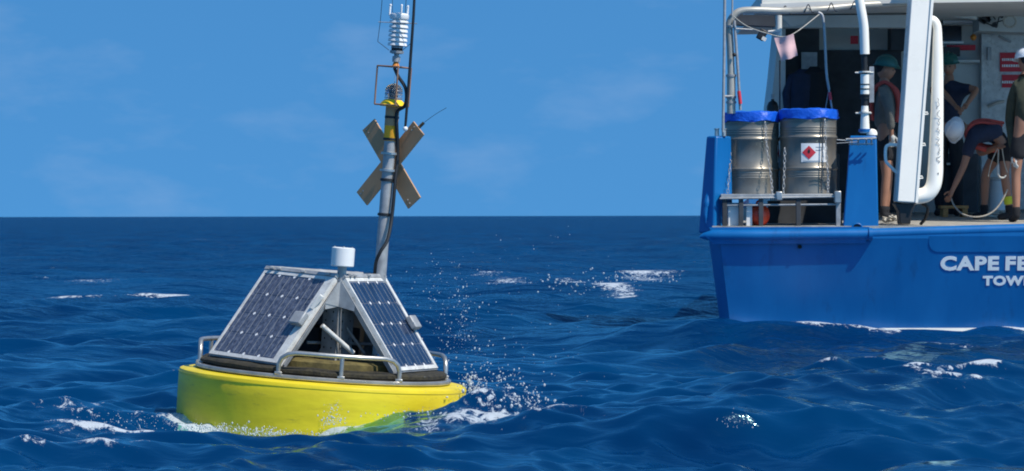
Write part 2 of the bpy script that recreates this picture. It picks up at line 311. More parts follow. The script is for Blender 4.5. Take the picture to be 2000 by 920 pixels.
# ripples
mp = nd(t, 'ShaderNodeMapping'); mp.inputs['Scale'].default_value = (1.0, 2.0, 1); mp.inputs['Rotation'].default_value = (0, 0, 0.25); ln(g.outputs['Object'], mp.inputs[0])
n1 = nd(t, 'ShaderNodeTexNoise', noise_type='RIDGED_MULTIFRACTAL'); n1.inputs['Scale'].default_value = 2.6; n1.inputs['Detail'].default_value = 4; n1.inputs['Roughness'].default_value = 0.42; n1.inputs['Lacunarity'].default_value = 2.1; n1.inputs['Distortion'].default_value = 0.4
ln(mp.outputs[0], n1.inputs['Vector'])
bp = nd(t, 'ShaderNodeBump'); bp.inputs['Strength'].default_value = 0.8; bp.inputs['Distance'].default_value = 0.026
ln(n1.outputs[0], bp.inputs['Height'])
n4 = nd(t, 'ShaderNodeTexNoise'); n4.inputs['Scale'].default_value = 14; n4.inputs['Detail'].default_value = 2; n4.inputs['Roughness'].default_value = 0.5; ln(mp.outputs[0], n4.inputs['Vector'])
bp4 = nd(t, 'ShaderNodeBump'); bp4.inputs['Strength'].default_value = 0.8; bp4.inputs['Distance'].default_value = 0.005; ln(n4.outputs[0], bp4.inputs['Height']); ln(bp.outputs[0], bp4.inputs['Normal'])
# waves too short for the sheet at distance
n3 = nd(t, 'ShaderNodeTexNoise'); n3.inputs['Scale'].default_value = 0.8; n3.inputs['Detail'].default_value = 5; n3.inputs['Roughness'].default_value = 0.6; ln(mp.outputs[0], n3.inputs['Vector'])
bd_ = nd(t, 'ShaderNodeMath', operation='MULTIPLY'); bd_.inputs[1].default_value = 0.5; ln(sa.outputs['Fac'], bd_.inputs[0])
bp2 = nd(t, 'ShaderNodeBump'); bp2.inputs['Strength'].default_value = 1.0; ln(bd_.outputs[0], bp2.inputs['Distance'])
ln(n3.outputs[0], bp2.inputs['Height']); ln(bp4.outputs[0], bp2.inputs['Normal']); 
n5 = nd(t, 'ShaderNodeTexNoise'); n5.inputs['Scale'].default_value = 0.14; n5.inputs['Detail'].default_value = 4; n5.inputs['Roughness'].default_value = 0.65; ln(mp.outputs[0], n5.inputs['Vector'])
be_ = nd(t, 'ShaderNodeMath', operation='MULTIPLY'); be_.inputs[1].default_value = 1.9; ln(sa.outputs['Fac'], be_.inputs[0])
bp5 = nd(t, 'ShaderNodeBump'); bp5.inputs['Strength'].default_value = 1.0; ln(be_.outputs[0], bp5.inputs['Distance']); ln(n5.outputs[0], bp5.inputs['Height']); ln(bp2.outputs[0], bp5.inputs['Normal'])
for q_ in (glo, fre, refr): ln(bp5.outputs[0], q_.inputs['Normal'])
fa = nd(t, 'ShaderNodeAttribute', attribute_name='foam_and_reflection')
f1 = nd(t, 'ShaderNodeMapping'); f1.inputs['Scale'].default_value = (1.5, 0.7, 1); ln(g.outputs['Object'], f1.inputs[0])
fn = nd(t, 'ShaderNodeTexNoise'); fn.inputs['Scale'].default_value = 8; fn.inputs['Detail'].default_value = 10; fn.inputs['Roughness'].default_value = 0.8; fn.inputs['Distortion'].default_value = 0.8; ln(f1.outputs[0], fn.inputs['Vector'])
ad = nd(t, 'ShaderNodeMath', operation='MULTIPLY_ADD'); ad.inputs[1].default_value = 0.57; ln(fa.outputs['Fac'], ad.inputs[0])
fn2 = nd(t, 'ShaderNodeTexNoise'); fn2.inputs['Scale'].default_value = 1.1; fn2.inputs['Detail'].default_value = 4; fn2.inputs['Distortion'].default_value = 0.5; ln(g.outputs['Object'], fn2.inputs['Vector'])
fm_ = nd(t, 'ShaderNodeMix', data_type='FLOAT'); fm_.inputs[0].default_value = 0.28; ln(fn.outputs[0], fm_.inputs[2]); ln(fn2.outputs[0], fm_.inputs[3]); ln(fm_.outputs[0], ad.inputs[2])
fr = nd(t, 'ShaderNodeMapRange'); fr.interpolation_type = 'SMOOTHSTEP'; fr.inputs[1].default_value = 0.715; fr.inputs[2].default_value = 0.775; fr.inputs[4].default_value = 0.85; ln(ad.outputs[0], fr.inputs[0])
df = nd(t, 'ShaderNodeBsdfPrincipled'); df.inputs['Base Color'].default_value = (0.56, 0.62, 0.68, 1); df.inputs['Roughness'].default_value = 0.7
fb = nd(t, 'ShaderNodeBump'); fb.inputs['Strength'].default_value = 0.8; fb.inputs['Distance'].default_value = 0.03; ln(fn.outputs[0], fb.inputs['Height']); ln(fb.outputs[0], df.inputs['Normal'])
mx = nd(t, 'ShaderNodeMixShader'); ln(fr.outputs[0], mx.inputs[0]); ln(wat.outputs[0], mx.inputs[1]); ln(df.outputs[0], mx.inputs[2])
ln(mx.outputs[0], t.nodes['Material Output'].inputs[0])
me.materials.append(wm)
sea = bpy.data.objects.new('sea_water', me); S.collection.objects.link(sea); sea['kind'] = 'structure'
#==BUOY==
# ------------------------------------------------------------------ buoy
TILT = math.radians(4.4); hc = P(631, 735, BY)
buoy = root('weather_buoy', 'yellow round ocean buoy with solar panels, tall instrument mast and crossed boards', 'buoy', hc, rot=(math.radians(0.6), TILT, 0))
ct, st = math.cos(TILT), math.sin(TILT)
def B(px, py, v=0.0):
    "pixel -> point in the buoy's own frame at depth v from its axis"
    p = P(px, py, BY + v) - hc
    return Vector((p.x * ct - p.z * st, v, p.x * st + p.z * ct))
def bo(name, mb, m, parent=None, **kw): return obj(name, mb, m, parent or buoy, local=True, **kw)
R_H = 1.003
bo('hull', MB().lathe([(0.02, -.62), (.80, -.62), (.93, -.56), (.985, -.46), (1.0, -.3), (R_H, -.12), (R_H, -.020), (.997, -.006), (.985, 0), (.90, .006), (.02, .02)], n=128), 'yellow', smooth=30)
bo('rubbing_lip', MB().lathe([(.985, -.016), (1.004, -.020), (1.006, -.030), (1.001, -.040)], n=128), 'yellow')
bo('flange', MB().lathe([(.70, .012), (.885, .012), (.893, .020), (.893, .036), (.885, .042), (.70, .042), (.70, .012)], n=128), 'steel')
bo('bumper_ring', MB().lathe([(.60, .03), (.84, .043), (.860, .056), (.860, .074), (.84, .088), (.60, .088), (.60, .03)], n=96,
   wob=lambda i, a, r, z: (r + .006 * math.sin(a * 11) * (r > .7) * math.sin(a * 3), z + (.004 * math.sin(a * 13 + 1) * math.sin(a * 5) if z > .05 else 0))), 'rubber')
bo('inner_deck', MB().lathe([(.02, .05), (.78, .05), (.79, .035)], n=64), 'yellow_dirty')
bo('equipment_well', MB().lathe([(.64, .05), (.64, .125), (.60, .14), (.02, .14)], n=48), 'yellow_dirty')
# guard rails
for ca_ in (10.8, 130.8, 250.8):
    w = 28.5; pts = []
    def ap(deg, z, r=.866): a = math.radians(deg); return Vector((r * math.sin(a), -r * math.cos(a), z))
    pts = [ap(ca_ - w, .03), ap(ca_ - w, .11), ap(ca_ - w + 1.2, .150), ap(ca_ - w + 4.0, .180), ap(ca_ - w + 8, .192)] + [ap(ca_ - w + 8 + i * (2 * w - 16) / 10, .192) for i in range(1, 10)] + \
          [ap(ca_ + w - 8, .192), ap(ca_ + w - 4.0, .180), ap(ca_ + w - 1.2, .150), ap(ca_ + w, .11), ap(ca_ + w, .03)]
    rail = bo('guard_rail', MB().tube(pts, .0165, 12), 'steel')
    obj('rail_post', MB().tube([ap(ca_, .03), ap(ca_, .19)], .0145, 10), 'steel', rail, local=True)
    for an_ in (ca_ - w, ca_, ca_ + w): obj('rail_foot', MB().box(ap(an_, .05), (.05, .05, .02)), 'steel', rail, local=True, bevel=.004)
# triangular tower frame
wt, wb = .695, .095
A = Vector((-.452, .145, wt)); Bc = Vector((.093, -.460, wt)); Cc = Vector((.358, .315, wt))
def panel(p0, p1, lead, trail, kr=1.6, cm='cell'):
    "p0 -> p1 along the top edge, seen from outside left to right"
    e = (p1 - p0).normalized(); n_out = Vector((e.y, -e.x, 0)); Lw = (p1 - p0).length
    down = (n_out * .44 + Vector((0, 0, wb - wt))); H = down.length; down.normalize(); nn = e.cross(down); nn = -nn if nn.z < 0 else nn
    o0 = p0 + e * lead; wd = Lw - lead - trail
    def Q(s_, d_, h=0): return o0 + e * s_ + down * d_ + nn * h
    pr = bo('solar_panel', MB().prism([Q(.004, .004, 0), Q(wd - .004, .004, 0), Q(wd - .004, H - .004, 0), Q(.004, H - .004, 0)], nn * .020), 'backsheet', smooth=0)
    fm = MB(); t_ = .028
    for a_, b_, c_, d_ in ((0, wd, 0, t_), (0, wd, H - t_, H), (0, t_ * .75, t_, H - t_), (wd - t_ * kr, wd, t_, H - t_)):
        fm.prism([Q(a_, c_, -.012), Q(b_, c_, -.012), Q(b_, d_, -.012), Q(a_, d_, -.012)], nn * .038)
    obj('panel_frame', fm, 'alu_white', pr, local=True, smooth=0)
    nc, nr = 4, 4; x0, x1, y0, y1 = t_ * .75 + .006, wd - t_ * kr - .006, t_ + .008, H - t_ - .008
    cw, ch = (x1 - x0) / nc, (y1 - y0) / nr; g_ = .0025; k_ = .020
    cellmb = MB(); pts = [(g_ + k_, g_), (cw - g_ - k_, g_), (cw - g_, g_ + k_), (cw - g_, ch - g_ - k_), (cw - g_ - k_, ch - g_), (g_ + k_, ch - g_), (g_, ch - g_ - k_), (g_, g_ + k_)]
    cellmb.prism([e * a + down * b_ for a, b_ in pts], nn * .002)
    busmb = MB()
    fc = None
    for i in range(nc):
        for j in range(nr):
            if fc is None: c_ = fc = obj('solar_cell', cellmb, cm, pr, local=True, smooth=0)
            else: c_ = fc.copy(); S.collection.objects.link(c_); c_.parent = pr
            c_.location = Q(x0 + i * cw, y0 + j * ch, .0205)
    for i in range(nc):
        for fx in (.3, .7):
            s_ = x0 + (i + fx) * cw; busmb.prism([Q(s_ - .0016, y0, .023), Q(s_ + .0016, y0, .023), Q(s_ + .0016, y1, .023), Q(s_ - .0016, y1, .023)], nn * .001)
    obj('busbar', busmb, 'steel_dull', pr, local=True, smooth=0)
    dm = MB()
    for i in range(0, nc + 1):
        for j in range(0, nr + 1):
            c0 = Q(x0 + i * cw, y0 + j * ch, .0225); k2 = .0145
            if i in (0, nc): continue
            dm.prism([c0 + e * k2, c0 + down * k2, c0 - e * k2, c0 - down * k2], nn * .0015)
    obj('cell_gap_marks', dm, 'dot', pr, local=True, smooth=0, kind='stuff')
    # cap rail along the top with clamps
    tr = MB().prism([Q(-.005, -.028, .004), Q(wd + .005, -.028, .004), Q(wd + .005, -.002, .004), Q(-.005, -.002, .004)], nn * .028)
    obj('top_rail', tr, 'alu', pr, local=True, smooth=0)
    for s_ in (.08, .16, wd * .55, wd * .9): obj('clamp', MB().box(Q(s_, -.012, .04), (.03, .03, .018)), 'steel_dull', pr, local=True, bevel=.003)
    br = MB().prism([Q(0, H, -.04), Q(wd, H, -.04), Q(wd, H + .008, -.04), Q(0, H + .008, -.04)], nn * .055)
    obj('bottom_rail', br, 'alu', pr, local=True, smooth=0)
    return Q, wd, H, nn, e, down, pr
PA = panel(A, Bc, .0, .035, 2.8, 'cell_salt_glare'); PB = panel(Bc, Cc, .035, .0); PC = panel(Cc, A, .03, .03)
# corner posts, gussets, sloping channels
def corner(V, e1, e2, d1, d2, w1=.105, w2=.105):
    "e1,e2: unit vectors from corner along both top edges; d1,d2 panel slope directions"
    zz = Vector((0, 0, 1)); r_ = bo('corner_post', MB().prism([V - zz * .02, V - zz * .02 + e1 * w1, V + e1 * w1 - zz * (wt - .05), V - zz * (wt - .05)], e2 * .006)
        .prism([V - zz * .02, V - zz * .02 + e2 * w2, V + e2 * w2 - zz * (wt - .05), V - zz * (wt - .05)], e1 * .006), 'alu', smooth=0)
    hm = MB()
    for e, oth, ww in ((e1, e2, w1), (e2, e1, w2)):
        nrm = -oth
        for k in range(9):
            for s_ in (.3 * ww, .78 * ww):
                c_ = V + e * s_ - zz * (.1 + k * .062) - (oth - e * oth.dot(e)).normalized() * .0015
                nn_ = -(oth - e * oth.dot(e)).normalized()
                hm.prism([c_ + (e * math.cos(q_) + zz * math.sin(q_)) * .0075 for q_ in [PI / 3 * i for i in range(6)]], nn_ * .001)
    obj('bolt_hole', hm, 'black', r_, local=True, smooth=0, kind='stuff')
    for e, d in ((e1, d1), (e2, d2)):
        # gusset plate under the panel edge
        g0 = V - zz * .005; bo('gusset_plate', MB().prism([g0, g0 + d * .20, g0 + d * .20 - zz * .04, g0 + e * .05 - zz * .17, g0 - zz * .18], (e1 + e2).normalized() * .005), 'alu', smooth=0)
        n3_ = (e1 + e2).normalized()
        bo('sloping_channel', MB().prism([V + d * .02, V + d * .735, V + d * .735 + n3_ * .02 - zz * .045, V + d * .08 + n3_ * .02 - zz * .05], e * .012), 'alu', smooth=0)
eAB = (Bc - A).normalized(); eBC = (Cc - Bc).normalized(); eCA = (A - Cc).normalized()
corner(Bc, -eAB, eBC, PA[5], PB[5], .16, .30); corner(Cc, -eBC, eCA, PB[5], PC[5]); corner(A, -eCA, eAB, PC[5], PA[5])
bo('top_plate', MB().prism([A + Vector((.0, .0, -.012)), Bc + Vector((0, 0, -.012)), Cc + Vector((0, 0, -.012))], (0, 0, .014)), 'alu', smooth=0)
bo('battery_box', MB().box((0, .1, .24), (.36, .30, .22), Matrix.Rotation(.7, 3, 'Z')), 'dark', bevel=.01)
bo('brace_tube', MB().tube([B(629, 634, -.52), B(690, 688, -.42)], .0165, 12), 'alu_white')
for x0_, y0_, v0_, x1_, y1_, v1_ in ((600, 668, -.30, 742, 672, -.12), (650, 600, -.32, 712, 690, -.22), (618, 700, -.28, 668, 612, -.34)):
    bo('inner_strut', MB().tube([B(x0_, y0_, v0_), B(x1_, y1_, v1_)], .011, 8), 'steel_dull')
# hinge blocks on the outer panel edges
for pr_, px, py, v_, R_ in ((PA, 608, 622, -.50, .0), (PB, 803, 636, .12, .5)):
    Q, wd, H, nn, e, dn, o_ = pr_
    s_ = wd - .025; d_ = H * .52
    obj('hinge_block', MB().prism([Q(s_ - .085, d_ - .05, .03), Q(s_ + .03, d_ - .05, .03), Q(s_ + .03, d_ + .05, .03), Q(s_ - .085, d_ + .05, .03)], nn * .045), 'alu', o_, local=True, bevel=.008)
    if pr_ is PA: obj('hinge_knob', MB().box(Q(s_ + .02, d_ - .16, .035), (.035, .035, .12), Matrix.Rotation(.6, 3, 'Y')), 'alu_white', o_, local=True, bevel=.006)
# white dome instrument in front
q0 = B(670, 501, -.40); zz = Vector((0, 0, 1))
bo('instrument_cap', MB().lathe([(0.0, .066), (.070, .066), (.079, .062), (.079, -.058), (.074, -.064), (0.0, -.064)], c=q0, n=40), 'white')
s0 = bo('cap_stem', MB().tube([q0 - zz * .06, q0 - zz * .24], .031, 16), 'steel_dull')
obj('stem_collar', MB().lathe([(.031, .0), (.04, .0), (.04, -.02), (.031, -.02)], c=q0 - zz * .225, n=16), 'steel', s0, local=True)
for k in range(4): bo('cap_screw', MB().lathe([(0, .01), (.006, .008), (.006, 0)], c=q0 + Vector((.06 * math.cos(k * 1.57), .06 * math.sin(k * 1.57), .064)), n=8), 'steel')
# mast
MU, MV = .336, .25
def mz(py): return B(760, py, MV).z
def mp_(py, du=0, dv=0): return Vector((MU + du, MV + dv, mz(py)))
mast = bo('mast', MB().tube([mp_(560), mp_(300), mp_(262)], [.043, .041, .041], 24), 'steel_dull')
obj('mast_sleeve', MB().tube([mp_(276), mp_(274), mp_(208)], [.044, .048, .048], 24), 'sleeve', mast, local=True)
obj('mast_upper_tube', MB().lathe([(.0485, 0), (.0485, mz(208) - mz(246))], c=mp_(246), n=24), 'board', mast, local=True)
for py in (229, 272, 300, 333, 352, 420):
    big_ = py in (300, 333)
    obj('mast_clamp' if big_ else 'cable_tie', MB().lathe([(.040, -.012), (.058 if big_ else .051, -.010), (.058 if big_ else .051, .006), (.040, .010)], c=mp_(py), n=24), 'steel' if big_ else 'black', mast, local=True)
cab = bo('cable', MB().tube(arc([B(771, 135, .22), B(778, 150, .15), B(791, 170, .12), B(794, 190, .12), B(790, 208, .14), B(776, 219, .2), B(775, 245, .2), B(777, 300, .24), B(772, 352, .22), B(766, 420, .2), B(757, 468, .15), B(743, 492, .12), B(734, 515, .14), B(731, 556, .18)]), .0125, 8), 'black')
# crossed boards, parallel to the left panel
e = Vector((.81, -.586, 0)); nb = Vector((e.y, -e.x, 0)); cx = Vector((MU, MV, mz(320))) + nb * .0 - Vector((0, 0, 0)) + Vector((0, 0, 0))
back = -nb * -.062   # in front side offset handled below
ctr = Vector((MU + .012, MV, mz(320))) - nb * .075 - e * .052
for sgn, off, ang in ((1, 0.0, 49), (-1, .015, 131)):
    dv = e * math.cos(math.radians(ang)) + zz * math.sin(math.radians(ang)); pv = e * -math.sin(math.radians(ang)) + zz * math.cos(math.radians(ang))
    c0 = ctr + nb * (-off - .0005 * sgn); hl, hw = .350, .066
    bd = bo('cross_board', MB().prism([c0 + dv * hl + pv * hw, c0 + dv * hl - pv * hw, c0 - dv * hl - pv * hw, c0 - dv * hl + pv * hw], nb * .014), 'board', smooth=0)
    for q_ in (-.33, -.30, .30, .33): obj('screw', MB().ball(c0 + dv * q_ + pv * .03 + nb * .015, .006, 6, 4), 'steel', bd, local=True)
# short radio whip on the right arm of the cross
wq = [B(818, 250, .12), B(828, 240, .12), B(872, 211, .12)]
wa = bo('whip_base', MB().tube([wq[0], wq[1]], .011, 8), 'rubber'); obj('whip_wire', MB().tube(arc([wq[1], B(850, 224, .12), wq[2]]), .0018, 5), 'black', wa, local=True)
# long antenna rod
al = bo('antenna_rod', MB().tube([B(791, 256, .1), B(793, 235, .1), B(801, 130, .1), B(808, 30, .1), B(811, -30, .1), B(814, -110, .1)], [.008, .0095, .0105, .010, .009, .006], 10), 'black')
obj('antenna_foot', MB().ball(B(792, 252, .1), .018, 10, 6), 'white', al, local=True)
# lantern in its cage
lc = mp_(203)
lb = bo('lantern_base', MB().lathe([(.0, -.02), (.090, -.02), (.096, -.012), (.080, .010), (.06, .028), (0, .034)], c=lc, n=32), 'lampyellow')
obj('lantern_lens', MB().lathe([(.060, .022), (.062, .06), (.060, .105), (.045, .128), (.012, .142), (0, .144)], c=lc, n=24), 'glass', lb, local=True)
lr = MB()
for k in range(3): lr.lathe([(.0625, .038 + k * .026), (.064, .040 + k * .026), (.0625, .042 + k * .026)], c=lc, n=24)
obj('lens_ring', lr, 'steel_dull', lb, local=True)
obj('lamp_core', MB().lathe([(.0, .03), (.02, .03), (.024, .09), (.01, .11), (0, .12)], c=lc, n=12), 'dark', lb, local=True)
obj('bird_spike', MB().tube([lc + zz * .14, lc + zz * .20], .002, 5), 'steel_dull', lb, local=True)
T0, T1 = mz(131), mz(203) - .012
cp = [Vector((MU - .128, MV - .02, 0)), Vector((MU + .022, MV - .125, 0)), Vector((MU + .108, MV + .06, 0))]
cg = MB()
for z_ in (T0, T1):
    for i in range(3): cg.tube([cp[i] + zz * z_, cp[(i + 1) % 3] + zz * z_], .0058, 8)
for c_ in cp: cg.tube([c_ + zz * T0, c_ + zz * T1], .0062, 8)
cage = bo('lantern_cage', cg, 'brass')
obj('cage_spoke', MB().tube([cp[0] + zz * T0, mp_(131)], .005, 6).tube([cp[1] + zz * T0, mp_(131)], .005, 6).tube([cp[2] + zz * T0, mp_(131)], .005, 6), 'brass', cage, local=True)
bo('orange_coupling', MB().lathe([(0, -.012), (.022, -.012), (.026, 0), (.016, .03), (.014, .035)], c=mp_(129), n=16), 'orange')
bo('sensor_stem', MB().lathe([(.016, 0), (.016, .02), (.028, .022), (.028, .06), (.018, .062), (.018, .08), (.048, .082), (.050, .10), (.030, .102), (.030, .115), (.042, .12), (.042, .128), (.02, .13)], c=mp_(127), n=20), 'steel_dull')
bo('sensor_neck', MB().lathe([(0, 0), (.036, 0), (.040, .01), (.040, .07), (0, .07)], c=mp_(105), n=24), 'black')
sc = mp_(90)
sh = bo('radiation_shield', MB().lathe([(0, 0), (.046, 0), (.046, .19), (0, .19)], c=sc, n=20), 'white')
for k in range(6):
    z_ = .002 + k * .0315
    obj('shield_plate', MB().lathe([(.044, z_ + .014), (.060, z_ + .012), (.065, z_), (.069, z_ + .002), (.064, z_ + .020), (.044, z_ + .024)], c=sc, n=32), 'white', sh, local=True)
obj('shield_cap', MB().lathe([(.03, .188), (.064, .190), (.068, .198), (.067, .222), (.05, .232), (0, .236)], c=sc, n=32), 'white', sh, local=True)
for k in range(3):
    a = 2 * PI * k / 3 - 1.35; d_ = Vector((math.cos(a), math.sin(a), 0)); r0 = .066 if k else .05
    obj('sonic_prong', MB().tube([sc + d_ * .052 + zz * .205, sc + d_ * (r0 + .008) + zz * .214, sc + d_ * (r0 + .008) + zz * .285], .0072, 8).ball(sc + d_ * (r0 + .006) + zz * .285, .009, 8, 5), 'white', sh, local=True)
wv = .2
bo('guard_wire', MB().tube([B(750, -40, wv), B(743, 44, wv), B(738, 82, wv), B(760, 99, wv)], .0022, 6), 'black')
bo('guard_wire', MB().tube([B(766, -40, .3), B(767, 32, .3)], .0018, 6), 'black')
bo('guard_wire', MB().tube([B(796, -40, .24), B(792, 24, .24), B(793, 44, .24)], .0022, 6), 'black')
bo('guard_wire', MB().tube([B(783, 102, .24), B(802, 86, .16)], .0022, 6), 'black')
bo('guard_bar', MB().tube([B(739, 44, wv), B(815, 47, wv - .06)], .0030, 6), 'steel_dull')
#==SHIP==
# ------------------------------------------------------------------ ship
T = 39.0
ship = root('research_vessel', 'blue-hulled research ship seen from astern with white gantry and covered aft deck', 'ship', (P(1700, 645, T).x, T, 0))
def sob(name, mb, m, parent=None, **kw): return obj(name, mb, m, parent or ship, **kw)
def quadbox(pix, Y0_, dep):
    "outline in photo pixels at distance Y0_, with real depth dep behind it"
    return MB().prism([P(a, b_, Y0_) for a, b_ in pix], (0, dep, 0))
HW = 11.2  # far (starboard) edge x
xl = P(1388, 480, T).x
# hull shell: sections from transom forward
def sec(Yd, k, top):
    # k: chamfer inset
    k += (Yd - T) * .075
    zt = top; return [Vector((xl + k - .03, Yd, zt)), Vector((xl + k + .10, Yd, .12)), Vector((xl + k + .30, Yd, -.6)), Vector((HW - k - .3, Yd, -.6)), Vector((HW - k - .1, Yd, .12)), Vector((HW - k + .03, Yd, zt))]
hm = MB(); zt = P(1500, 466, T).z
secs = [sec(T, .13, zt), sec(T + .46, 0, zt), sec(T + 6, 0, zt + .2), sec(T + 16, 1.0, zt + 1.0), sec(T + 22, 3.9, zt + 1.6)]
for i, s_ in enumerate(secs):
    if i == 0:
        s_[1].y += .24; s_[2].y += .40; s_[3].y += .40; s_[4].y += .24
vs = [p for s_ in secs for p in s_]; fs = [(0, 1, 4, 5), (1, 2, 3, 4)]
for i in range(len(secs) - 1):
    for k in range(5): fs.append((i * 6 + k, i * 6 + k + 1, (i + 1) * 6 + k + 1, (i + 1) * 6 + k))
L_ = (len(secs) - 1) * 6; fs.append(tuple(L_ + k for k in range(5, -1, -1)))
fs = [f for f in fs]
hm.add(vs, []); 
hm.f = fs
hull = sob('hull', hm, 'ship', smooth=20)
# deck sheet
zd0 = P(1800, 441, T).z; zd1 = P(1800, 415, 44.5).z
sob('deck', MB().prism([(xl + .02, T + .05, zd0 - .10), (HW - .1, T + .05, zd0 - .10), (HW - .1, T + 16, zd0 - .10 + (zd1 - zd0) * 16 / 5.5), (xl + 2.3, T + 16, zd0 - .10 + (zd1 - zd0) * 16 / 5.5), (xl + .55, T + 6, zd0 - .10 + (zd1 - zd0) * 6 / 5.5)], (0, 0, .10)), 'deck', smooth=0)
# white boot stripe
def tz(py): return P(1800, py, T).z
def tx(px): return P(px, 600, T).x
def ty(z): # transom depth at height z (rake)
    return T + .24 * (zt - z) / (zt - .12)
bz0, bz1 = tz(649), tz(642)
sob('boot_stripe', MB().prism([(xl + .24, ty(bz0) - .006, bz0 - .10), (HW - .24, ty(bz0) - .006, bz0 - .10), (HW - .24, ty(bz1) - .006, bz1), (xl + .24, ty(bz1) - .006, bz1)], (0, .004, 0)), 'white_paint', smooth=0)
# stern rails
rl = [P(1366, 463, T - .01), P(1374, 461, T - .01), P(1392, 460, T - .01), P(1500, 460, T - .01), P(1690, 458, T - .01), P(1700, 458, T - .01)]
sob('stern_rail', MB().tube(rl, [.008, .034, .062, .064, .064, .064], 16), 'ship')
sob('stern_rail', MB().tube([P(1703, 457, T + .055), P(1860, 452, T + .055), P(2000, 448, T + .055), P(2300, 444, T + .055), P(3000, 450, T + .055)], .062, 16), 'ship')
sob('rail_joint', MB().lathe([(0, -.02), (.072, -.02), (.072, .02), (0, .02)], c=P(1700, 458, T - .02), n=20, R=Matrix.Rotation(PI / 2, 3, 'Y')), 'ship')
sob('rail_shelf', MB().prism([P(1378, 462, T - .06), P(1694, 460, T - .06), P(1690, 475, T - .03), P(1392, 477, T - .03)], (0, .05, .0)), 'ship', smooth=0)
sob('stern_coaming', MB().prism([P(1385, 444, T), P(1698, 443, T), P(1703, 455, T), P(1860, 455, T), P(2000, 450, T), P(2400, 446, T), P(3000, 450, T), P(3000, 466, T), P(1395, 466, T)], (0, .22, 0)), 'ship', smooth=0)
# recessed plate with rounded lower corner
rc = [P(1815, 461, T - .012)] + [P(1833 - 18 * math.cos(a), 474 + 18 * math.sin(a), T - .012) for a in [i * PI / 2 / 6 for i in range(7)]] + [P(2500, 492, T - .012), P(2500, 461, T - .012)]
for p_ in rc: p_.y = T + .24 * max(0, zt - p_.z) / (zt - .12) - .006
sob('stern_plate', MB().prism(rc, (0, .02, 0)), 'ship')
sob('scupper', MB().lathe([(0, -.01), (.022, -.01), (.022, .02)], c=P(1562, 482, T), n=12, R=Matrix.Rotation(PI / 2, 3, 'X')), 'black')
def text(name, body, m, size, loc, sx=1.0, off=.0, ext=.004, parent=None, rot=(PI / 2, 0, 0), align='LEFT', space=1.0):
    cu = bpy.data.curves.new(name, 'FONT'); cu.body = body; cu.size = size; cu.offset = off; cu.extrude = ext; cu.align_x = align; cu.space_character = space; cu.resolution_u = 4
    to = bpy.data.objects.new('tmp', cu); S.collection.objects.link(to)
    dg = bpy.context.evaluated_depsgraph_get(); me_ = bpy.data.meshes.new_from_object(to.evaluated_get(dg)); bpy.data.objects.remove(to)
    me_.materials.clear(); me_.materials.append(M[m]); me_.name = name
    o = bpy.data.objects.new(name, me_); S.collection.objects.link(o)
    Rm = Euler(rot).to_matrix().to_4x4(); me_.transform(Matrix.Diagonal((sx, 1, 1, 1))); me_.transform(Rm)
    o.location = Vector(loc) - (ORG[parent] if parent in ORG else Vector()); o.parent = parent
    return o
for body, px, py, hpx, wd_, in (('CAPE', 1838, 527, 27, 0), ('FERGUSON', 1964, 527, 27, 0), ('TOWNSVILLE', 1923, 557, 18, 0)):
    z_ = P(px, py, T).z; h_ = hpx / F * T
    o = text('lettering', body, 'text', h_ / .73, (P(px, py, T).x, ty(z_) - .004, z_), sx=1.22, ext=.002, off=.009 if hpx > 20 else .007, parent=ship, space=1.10, rot=(PI / 2 + .233, 0, 0))
    o['label'] = {'CAPE': 'bold white first word of the ship name', 'FERGUSON': 'bold white second word of the ship name, cut by the frame', 'TOWNSVILLE': 'smaller white home port name'}[body]
# corner pillars
Rl = Matrix.Rotation(math.radians(-48), 3, 'Z')
cp_ = P(1401, 300, T + .28)
lp = MB(); b0 = P(1398, 455, T + .3); t0 = P(1404, 266, T + .3)
for (c0, w0, d0), (c1, w1, d1) in (((b0, .23, .32), (t0, .155, .24)),):
    vs = [c0 + Rl @ Vector((a * w0 / 2, b_ * d0 / 2, 0)) for a, b_ in ((-1, -1), (1, -1), (1, 1), (-1, 1))] + [c1 + Rl @ Vector((a * w1 / 2, b_ * d1 / 2, 0)) for a, b_ in ((-1, -1), (1, -1), (1, 1), (-1, 1))]
    lp.add(vs, [(3, 2, 1, 0), (4, 5, 6, 7), (0, 1, 5, 4), (1, 2, 6, 5), (2, 3, 7, 6), (3, 0, 4, 7)])
sob('corner_pillar', lp, 'ship', bevel=.02)
sob('pillar_fairing', MB().tube(arc([P(1384, 455, T + .2), P(1378, 425, T + .2), P(1380, 400, T + .2), P(1387, 370, T + .25)]), [.02] * 6 + [.03] * 6 + [.04] * 6 + [.02], 10), 'ship')
for px in (1400, 1414): sob('pillar_cleat', MB().lathe([(0, 0), (.025, 0), (.022, .07), (.03, .075), (.03, .085), (0, .085)], c=P(px, 266, T + .25), n=12), 'steel')
# centre pillar
f0, f1 = T + .06, T + .14
cpl = MB().add([P(1646, 447, f0), P(1716, 447, f0), P(1712, 265, f1), P(1660, 265, f1), P(1646, 447, f0 + .42), P(1716, 447, f0 + .42), P(1712, 265, f1 + .26), P(1660, 265, f1 + .26)],
   [(0, 1, 2, 3), (5, 4, 7, 6), (1, 5, 6, 2), (4, 0, 3, 7), (3, 2, 6, 7), (4, 5, 1, 0)])
pil = sob('stern_pillar', cpl, 'ship', bevel=.015)
sob('line_hole', MB().lathe([(0, 0), (.052, 0), (.052, .03), (0, .03)], c=P(1674, 446, f0 - .015), n=20, R=Matrix.Rotation(-PI / 2, 3, 'X')), 'black', pil)
sob('hole_rim', MB().tube([P(1674 + 10.5 * math.cos(a), 447 - 10.5 * math.sin(a), f0 - .02) for a in [PI * i / 10 for i in range(11)]], .008, 8), 'ship', pil)
fair = MB().tube([P(1652, 272, f0 - .06), P(1712, 270, f0 - .06)], .011, 8)
